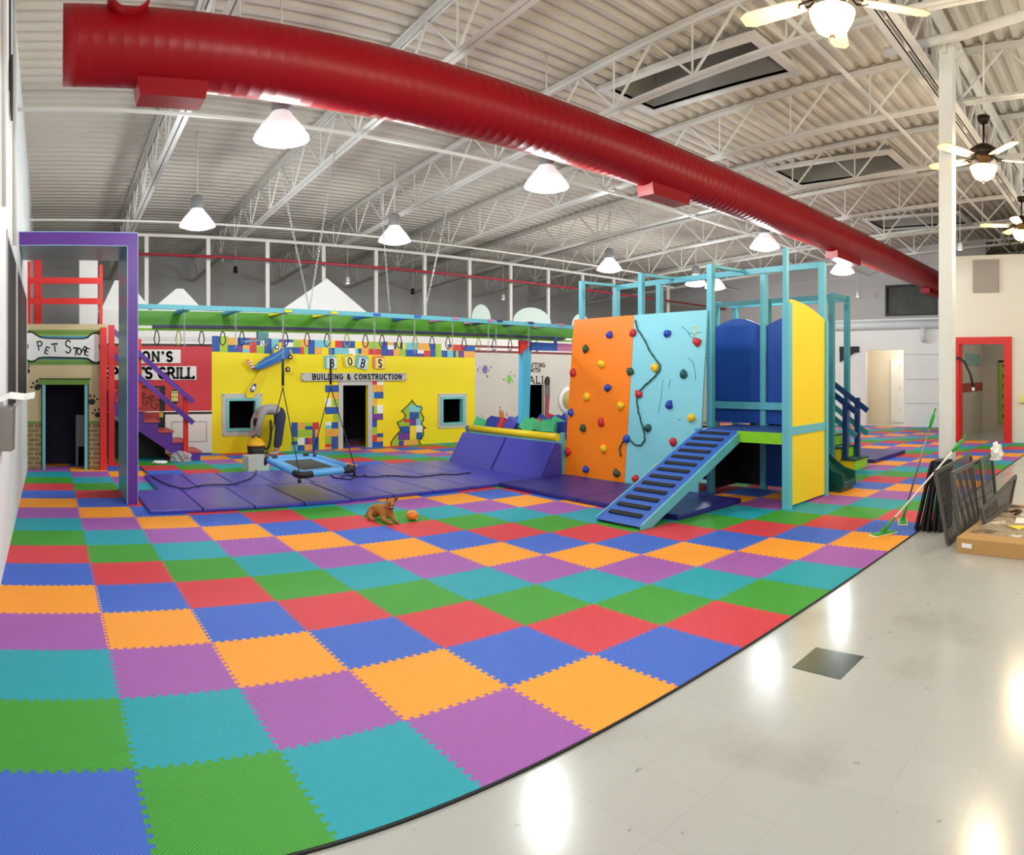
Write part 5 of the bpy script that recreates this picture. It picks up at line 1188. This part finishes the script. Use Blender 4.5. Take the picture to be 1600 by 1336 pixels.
sv[5] = (*[body[9][k] * .85 + body[8][k] * .15 for k in range(3)], .036); sv[8] = (*[body[12][k] * .85 + body[11][k] * .15 for k in range(3)], .036)
skin('sweatshirt', sv, se, swt, R)
jv, je = infl(body, [0, 1, 13, 14, 15, 18, 19, 20], 1.36, [(0, 1), (0, 13), (13, 14), (14, 15), (0, 18), (18, 19), (19, 20)])
jv[1] = (PXp + .07, PYp, .9, .125); jv[0] = (PXp + .13, PYp, .84, .125); skin('jeans', jv, je, jean, R)
skin('hair', [P3(-.33, .02, .76, .085), P3(-.355, .03, .67, .098), P3(-.36, .03, .56, .06)], [(0, 1), (1, 2)], hair, R)
for s_, k in ((-1, 9), (1, 12)):                          # hands
    bx, by, bz = body[k][:3]; hv = [(bx, by, bz, .024), (bx - .01, by, bz - .06, .03), (bx - .015, by, bz - .09, .028)]; he = [(0, 1), (1, 2)]
    for j in range(4):
        o_ = (j - 1.5) * .016; hv += [(bx - .02, by + o_, bz - .12, .009), (bx - .0, by + o_, bz - .16 + abs(j - 1.5) * .006, .008)]; he += [(2, 3 + 2 * j), (3 + 2 * j, 4 + 2 * j)]
    hv += [(bx + .03, by - s_ * .02, bz - .08, .009), (bx + .035, by - s_ * .02, bz - .12, .008)]; he += [(1, 11), (11, 12)]
    skin('hand', hv, he, skin_m, R, 1)
for k in (17, 22):
    x, y, z, r = body[k]; mb = MB(); mb.ball((x + .06, y, .045), .05, mat('pale shoe', '#b9b2ac', .6), 12, (2.3, .9, .75)); mb.build('shoe', R)
yel = mat('vacuum yellow', '#f0b40e', .4)
vx, vy = 3.93, 12.72
R = root('wet_vacuum', (vx, vy, .012), 'round black and yellow wet vacuum beneath the bending person', 'vacuum')
mb = MB(); mb.lathe([(.001, .03), (.15, .03), (.165, .06), (.175, .22), (.001, .22)], (vx, vy, .012), rub, 24)
for k in range(4): mb.ball((vx + .14 * math.cos(k * 1.57 + .7), vy + .14 * math.sin(k * 1.57 + .7), .035), .022, rub, 8)
mb.build('tank', R, label='black tank')
mb = MB(); mb.lathe([(.19, .22), (.19, .25), (.15, .3), (.1, .36), (.001, .37)], (vx, vy, .012), yel, 24); mb.lathe([(.001, .22), (.19, .22)], (vx, vy, .012), yel, 24); mb.build('lid', R, label='yellow motor lid')
mb = MB(); mb.tube([(vx - .07, vy, .37), (vx - .06, vy, .42), (vx, vy, .43), (vx + .06, vy, .42), (vx + .07, vy, .37)], .013, rub, 8); mb.build('handle', R)
mb = MB(); mb.tube(smooth([Vector(p_) for p_ in ((vx + .17, vy, .16), (vx + .25, vy - .02, .2), (vx + .3, vy, .45), (vx + .3, vy + .02, .72))]), .022, rub, 8); mb.build('hose', R)
bag = mat('clear plastic', '#dcdcdc', .25, alpha=.45)
mb = MB(); X, Y_ = 3.38, 10.95
mb.prism([(X - .16, Y_ - .13), (X + .16, Y_ - .13), (X + .16, Y_ + .13), (X - .16, Y_ + .13)], 'z', .013, .02, mat('milky plastic', '#d9dbd4', .35, alpha=.75))
for a in ((-.19, -.16, .19, -.15), (-.19, .15, .19, .16), (-.19, -.16, -.18, .16), (.18, -.16, .19, .16)): mb.box(X + a[0], Y_ + a[1], .013, X + a[2], Y_ + a[3], .26, MATS['milky plastic'])
tag(mb.build('plastic_tub'), 'milky plastic tub on the floor behind the swing', 'tub')
def crumple(name, c, r, m, label, cat, seed=1, sc=(1, 1, .7), sub=3):
    bm = bmesh.new(); bmesh.ops.create_icosphere(bm, subdivisions=sub, radius=1); rr = random.Random(seed); o_ = []
    for v in bm.verts:
        k = .62 + .5 * rr.random() ** .7; v.co = Vector((v.co.x * r * sc[0] * k, v.co.y * r * sc[1] * k, max(v.co.z * r * sc[2] * k, -r * .35)))
    me = bpy.data.meshes.new(name); bm.to_mesh(me); zmin = min(v.co.z for v in bm.verts); bm.free(); me.materials.append(m)
    o = bpy.data.objects.new(name, me); COL.objects.link(o); o.location = (c[0], c[1], c[2] - zmin); tag(o, label, cat); return o
p_ = floorpts([(283, 722, .012)])[0]; crumple('plastic_bag', (p_.x, p_.y, .012), .2, bag, 'crumpled clear plastic bag on the floor at the foot of the purple stairs', 'plastic bag', 3)
p_ = floorpts([(249, 725, .012)])[0]; crumple('crumpled_paper', (p_.x, p_.y, .012), .09, gyp, 'small crumpled white scrap on the floor left of the clear bag', 'paper', 5, (1.6, .8, .4), 2)
p_ = floorpts([(428, 722, .012)])[0]; crumple('cleaning_cloth', (4.85, 12.2, .012), .08, gyp, 'small white cloth near the feet of the bending person', 'cloth', 8, (1.5, 1, .3), 2)
# ------------------------------------------------------------------ dog and ball
fur = mat('tan dog fur', '#a9702e', .85, var=.25, scale=14, bump=.3, bscale=60); furd = mat('dark brown fur', '#54301c', .85); mz = mat('pale muzzle fur', '#cfb79a', .85)
dx, dy = 3.50, 6.62
ar, at = Vector((math.cos(.496), -math.sin(.496))), Vector((-math.sin(.496), -math.cos(.496)))
def dg(a, b, z, r=None):
    q_ = (dx + ar.x * a + at.x * b, dy + ar.y * a + at.y * b, .012 + z); return q_ if r is None else (*q_, r)
R = root('dog', (dx, dy, .012), 'small tan dog lying on the foam tiles with its head raised', 'dog')
dn = [dg(.0, -.02, .11, .066), dg(-.06, -.1, .112, .08), dg(-.12, -.18, .095, .08), dg(.03, .035, .125, .06), dg(.055, .06, .175, .044), dg(.07, .075, .215, .045), dg(.078, .1, .225, .046),
      dg(.082, .135, .205, .026), dg(.086, .165, .198, .02), dg(-.02, .06, .06, .032), dg(-.0, .12, .03, .022), dg(.06, .19, .02, .018), dg(.085, .215, .016, .018),
      dg(.08, .03, .06, .03), dg(.1, .09, .028, .02), dg(.135, .15, .018, .017), dg(.15, .17, .014, .016),
      dg(-.14, -.12, .06, .05), dg(-.17, -.05, .045, .032), dg(-.14, .0, .02, .02), dg(-.1, .03, .016, .018),
      dg(-.17, -.24, .06, .03), dg(-.2, -.27, .03, .014), dg(-.22, -.2, .016, .01)]
de = [(0, 1), (1, 2), (0, 3), (3, 4), (4, 5), (5, 6), (6, 7), (7, 8), (3, 9), (9, 10), (10, 11), (11, 12), (3, 13), (13, 14), (14, 15), (15, 16), (2, 17), (17, 18), (18, 19), (19, 20), (2, 21), (21, 22), (22, 23)]
skin('body', dn, de, fur, R)
for s_, tip in ((-1, (-.065, .035, .225)), (1, (.085, .02, .27))):
    q0 = dg(.07 + s_ * .028, .07, .255); q1 = dg(.07 + s_ * .05, .075, .225); q2 = dg(.07 + tip[0] * .9 if s_ < 0 else .145, .06, .215 if s_ < 0 else .262); q3 = dg(.07 + s_ * .045, .085, .262)
    mb = MB(); th_v = Vector((at.x, at.y, 0)) * .008
    A = [Vector(q0), Vector(q1), Vector(q2), Vector(q3)]; mb.add([p_ + th_v for p_ in A] + [p_ - th_v for p_ in A], [(0, 1, 2, 3), (7, 6, 5, 4), (0, 4, 5, 1), (1, 5, 6, 2), (2, 6, 7, 3), (3, 7, 4, 0)], furd); mb.build('ear', R)
mb = MB(); mb.ball(dg(.088, .188, .2), .011, rub, 8); mb.build('nose', R)
for s_ in (-1, 1): mb = MB(); mb.ball(dg(.08 + s_ * .021, .136, .232), .0075, rub, 8); mb.build('eye', R)
mb = MB(); mb.ball(dg(.084, .15, .182), .02, mz, 10, (1.1, 1.1, .5)); mb.build('chin', R, label='pale chin')
mb = MB(); c = Vector(dg(.05, .06, .165)); mb.tube([c + Vector((.05 * math.cos(t), .05 * math.sin(t), .012 * math.sin(t))) for t in [k * PI / 8 for k in range(16)]], .007, mat('red collar', '#8c1f2c', .5), 6, True); mb.build('collar', R)
q_ = floorpts([(644, 813, .012)])[0]
R = root('toy_ball', (q_.x, q_.y, .012), 'orange ball toy on the foam tiles beside the dog', 'ball')
mb = MB(); mb.ball((q_.x, q_.y, .012 + .056), .062, mat('toy orange', '#f28a2a', .4), 20, (1.1, 1.1, .9)); mb.build('ball', R)
mb = MB(); mb.ball((q_.x + .03, q_.y - .05, .03), .016, mz, 8); mb.build('spout', R)
for k in (-1, 1): mb = MB(); mb.ball((q_.x - .03 + k * .014, q_.y - .05, .1), .007, rub, 6); mb.build('hole', R)
# ------------------------------------------------------------------ mops
def mop(head, hz_rot, top, c_pole, label):
    hd, tp = Vector(head), Vector(top); R = root('flat_mop', head, label, 'mop', 'green flat mops')
    mb = MB(); c_, s_ = math.cos(hz_rot), math.sin(hz_rot)
    def Q(u, v_): return (hd.x + u * c_ - v_ * s_, hd.y + u * s_ + v_ * c_)
    mb.prism([Q(-.15, -.05), Q(.15, -.05), Q(.15, .05), Q(-.15, .05)], 'z', hd.z, hd.z + .012, mat('mop pad cream', '#e6e6c0', .9)); mb.build('pad', R)
    mb = MB(); mb.prism([Q(-.13, -.04), Q(.13, -.04), Q(.13, .04), Q(-.13, .04)], 'z', hd.z + .012, hd.z + .026, mat('mop green', '#35a83a', .4)); mb.prism([Q(-.03, -.025), Q(.03, -.025), Q(.02, .02), Q(-.02, .02)], 'z', hd.z + .026, hd.z + .06, MATS['mop green']); mb.build('head', R)
    b = hd + Vector((0, 0, .04)); d = tp - b
    mb = MB(); mb.tube([b, b + d * .14], [.016, .013], MATS['mop green'], 8); mb.build('joint', R)
    mb = MB(); mb.tube([b + d * .12, b + d * .86], .0105, c_pole, 8); mb.build('pole', R)
    mb = MB(); mb.tube([b + d * .84, b + d * .9, b + d * .95, b + d * .985], [.014, .02, .02, .008], MATS['mop green'], 10)
    e = b + d * .985; u = d.normalized(); s2 = u.cross(Vector((0, 1, 0))).normalized(); mb.tube([e + u * (.025 + .025 * math.cos(t)) + s2 * .018 * math.sin(t) for t in [k * PI / 4 for k in range(8)]], .005, MATS['mop green'], 6, True); mb.build('grip', R, label='green grip')
mop((6.41, 2.42, .013), -.45, (6.86, 1.70, .96), gyp, 'white poled green flat mop resting its head on the orange tile')
mop((7.0, 2.42, .013), .35, (6.99, 2.06, 1.22), mat('grey mop pole', '#8b8f8c', .35, metal=.4), 'grey poled green flat mop leaning upright against the white column')
# ------------------------------------------------------------------ metal panels leaning on the column
gm = mat('dark brushed metal', '#5c5b57', .4, metal=.35); gk = mat('black metal', '#1b1b1e', .5, metal=.3)
def gate(name, p0, p1, t0, t1, n, label, grp, m, slatw=.012, deepw=.03, mesh=False, brace=False):
    p0, p1, t0, t1 = map(Vector, (p0, p1, t0, t1)); R = root(name, tuple((p0 + p1) / 2), label, 'metal panel', grp)
    nrm = (p1 - p0).cross(t0 - p0).normalized()
    for nm, a, b in (('rail', p0, p1), ('rail', t0, t1)): mb = MB(); mb.bar(a, b, deepw, .035, m, up=(t0 - p0).normalized()); mb.build(nm, R)
    for nm, a, b in (('stile', p0, t0), ('stile', p1, t1)): mb = MB(); mb.bar(a, b, deepw, .04, m, up=(p1 - p0).normalized()); mb.build(nm, R)
    for k in range(1, n):
        f_ = k / n; mb = MB(); mb.bar(p0 + (p1 - p0) * f_, t0 + (t1 - t0) * f_, slatw * .7, slatw, m, up=(p1 - p0).normalized()); mb.build('slat', R)
    if mesh:
        for k in range(1, 12): f_ = k / 12; mb = MB(); mb.bar(p0 + (t0 - p0) * f_, p1 + (t1 - p1) * f_, .004, .006, m); mb.build('wire', R)
    if brace:
        for f_ in (.42,): mb = MB(); mb.bar(p0 + (t0 - p0) * f_ - nrm * .02, p1 + (t1 - p1) * f_ - nrm * .02, .006, .006, gk); mb.build('wire', R)
    return R
gate('metal_panel', (6.2, 1.70, .03), (7.5, 1.70, .03), (6.16, 1.81, .69), (7.48, 1.79, .71), 22, 'dark slatted metal panel leaning closest to the white column', 'slatted metal panels', gm, brace=True)
R_ = gate('metal_panel', (6.28, 1.60, .03), (7.56, 1.50, .03), (6.12, 1.64, .69), (7.54, 1.56, .71), 22, 'grey slatted metal panel in front, with a broad upright', 'slatted metal panels', gm, brace=True)
mb = MB(); mb.bar((7.05, 1.50, .03), (6.93, 1.55, .74), .02, .09, gm, up=(1, 0, 0)); mb.build('broad_upright', R_)
gate('metal_panel', (6.6, 1.44, .155), (7.6, 1.36, .155), (6.6, 1.47, .27), (7.8, 1.33, .44), 30, 'low dark mesh metal panel lying behind the cardboard box', 'slatted metal panels', gm, .006, mesh=True)
for i, (yb_, xo) in enumerate(((2.17, .05), (2.1, .08), (2.04, .03), (1.98, .09), (1.92, .05))):
    x0 = 6.66 + xo * .5; gate('folded_metal_panel', (x0, yb_, .03), (x0 + .28, yb_ - .04, .03), (x0 + .06, 2.02 - .03 * i, .70), (x0 + .3, 2.0 - .03 * i, .70), 5, 'narrow black folded metal panel against the column, %s of five from the left' % ORD[i], 'black folded metal panels', gk, .012, .025)
q_ = onY(1557, 712, 1.52); crumple('white_cloth', (7.5, 1.50, .66), .12, gyp, 'white cloth draped over the far end of the metal panels', 'cloth', 11, (.8, .6, 1.3), 3)
# ------------------------------------------------------------------ cardboard box
card = mat('brown cardboard', '#b98f58', .8, var=.05, scale=3)
R = root('cardboard_box', (6.7, 1.05, 0), 'large flat cardboard box with printed scuffed top at the right edge', 'cardboard box')
A = [(6.02, 1.57), (5.80, .55), (7.45, .35), (7.72, 1.46)]
mb = MB(); mb.prism(A, 'z', .0, .135, card); mb.build('carton', R, bevel=.004)
pm = mat('printed box top', '#8d7a60', .5, var=.6, scale=5, detail=9)
nt = pm.node_tree; rmp = nt.nodes.new('ShaderNodeValToRGB'); nz = [n_ for n_ in nt.nodes if n_.type == 'TEX_NOISE'][0]
els = rmp.color_ramp.elements; els[0].position = .32; els[0].color = lin('#3d2a20'); els[1].position = .68; els[1].color = lin('#d9d2c8')
for pos, c in ((.42, '#7a6248'), (.5, '#a3947f'), (.58, '#8f7a5c')): e_ = els.new(pos); e_.color = lin(c)
nt.links.new(nz.outputs['Fac'], rmp.inputs['Fac']); nt.links.new(rmp.outputs['Color'], nt.nodes['Principled BSDF'].inputs['Base Color'])
mb = MB()
def bt(u, v_): return tuple(A[0][k] * (1 - u) * (1 - v_) + A[3][k] * u * (1 - v_) + A[1][k] * (1 - u) * v_ + A[2][k] * u * v_ for k in (0, 1))
mb.prism([bt(.13, .04), bt(.97, .03), bt(.97, .97), bt(.13, .97)], 'z', .134, .137, pm); mb.build('printed_top', R)
mb = MB(); mb.prism([bt(.45, .35), bt(.6, .3), bt(.62, .5), bt(.5, .62)], 'z', .137, .14, gyp); mb.prism([bt(.3, .45), bt(.38, .3), bt(.42, .5)], 'z', .137, .139, C6['y']); mb.build('torn_patch', R)
d = Vector((A[1][0] - A[0][0], A[1][1] - A[0][1])).normalized(); nn = Vector((d.y, -d.x)) * -1
p0 = Vector(A[0]) + d * .055; 
mb = MB(); a3 = Vector((-d.y, d.x)); a3 = a3 if a3.x < 0 else -a3
mb.prism([tuple(p0 + a3 * .001), tuple(p0 + d * .1 + a3 * .001), tuple(p0 + d * .1 + a3 * .004), tuple(p0 + a3 * .004)], 'z', .05, .09, gyp); mb.build('paper_label', R, label='small white label')
mb = MB(); c0_ = bt(.72, .25)
mb.tube([(c0_[0] - .1, c0_[1], .145), (c0_[0], c0_[1] - .05, .165), (c0_[0] + .1, c0_[1] + .02, .15), (c0_[0] + .02, c0_[1] + .06, .145)], .014, mat('dark twisted strap', '#4a2a1c', .7), 6)
tag(mb.build('torn_strap'), 'dark brown twisted scrap lying on the cardboard box', 'scrap')
# ------------------------------------------------------------------ things on the left wall
mb = MB(); mb.prism([(4.95, 1.36), (5.5, 1.36), (5.35, 1.02), (4.95, 1.05)], 'x', -.37, -.27, mat('grey metal box', '#8e8c88', .35, metal=.5)); o = mb.build('wall_box', bevel=.01)
tag(o, 'grey metal box on the left wall under the white sheet', 'box')
mb = MB()
pts = [(-.37, 5.0, 1.42), (-.3, 5.2, 1.45), (-.2, 5.45, 1.43), (-.12, 5.6, 1.44)]
v = [(x, y + w_, z + (.02 if w_ > 0 else -.02)) for x, y, z in pts for w_ in (-.14, .14)]; f = [(2 * k, 2 * k + 1, 2 * k + 3, 2 * k + 2) for k in range(3)]
mb.add(v + [(x, y, z - .004) for x, y, z in v], f + [tuple(8 + i for i in q2[::-1]) for q2 in f] + [(0, 2, 10, 8), (2, 4, 12, 10), (4, 6, 14, 12), (1, 9, 11, 3), (3, 11, 13, 5), (5, 13, 15, 7), (0, 8, 9, 1), (6, 7, 15, 14)], gyp)
tag(mb.build('paper_sheet'), 'white paper sheet sticking out over the grey wall box at the left edge', 'paper')
wire = mat('dark wire', '#33302c', .6)
mb = MB()
for k in range(5):
    mb.tube([(-.35, 6.3 + .09 * math.cos(t) + k * .012, 4.25 + (.22 + .02 * k) * math.sin(t)) for t in [j * PI / 8 for j in range(16)]], .01, wire, 5, True)
mb.tube([(-.36, 6.3, 4.2), (-.36, 6.25, 5.5)], .012, wire, 5)
tag(mb.build('wire_coil'), 'coil of dark wire hanging high on the left wall', 'wire coil')
for i, (y, r_) in enumerate(((6.9, .02), (5.3, .015))):
    mb = MB(); mb.tube([(-.35, y, 2.9), (-.35, y, zd(y) + .02)], r_, steel_w, 8); tag(mb.build('wall_conduit'), ['white conduit on the left wall beside the wire coil', 'thin white conduit on the left wall near the camera'][i], 'conduit', 'conduits on the left wall')
mb = MB(); mb.box(-.3, -7, zd(9) - 1.05 + .3, -.2, 0, zd(9) - .75 + .3, steel_w)
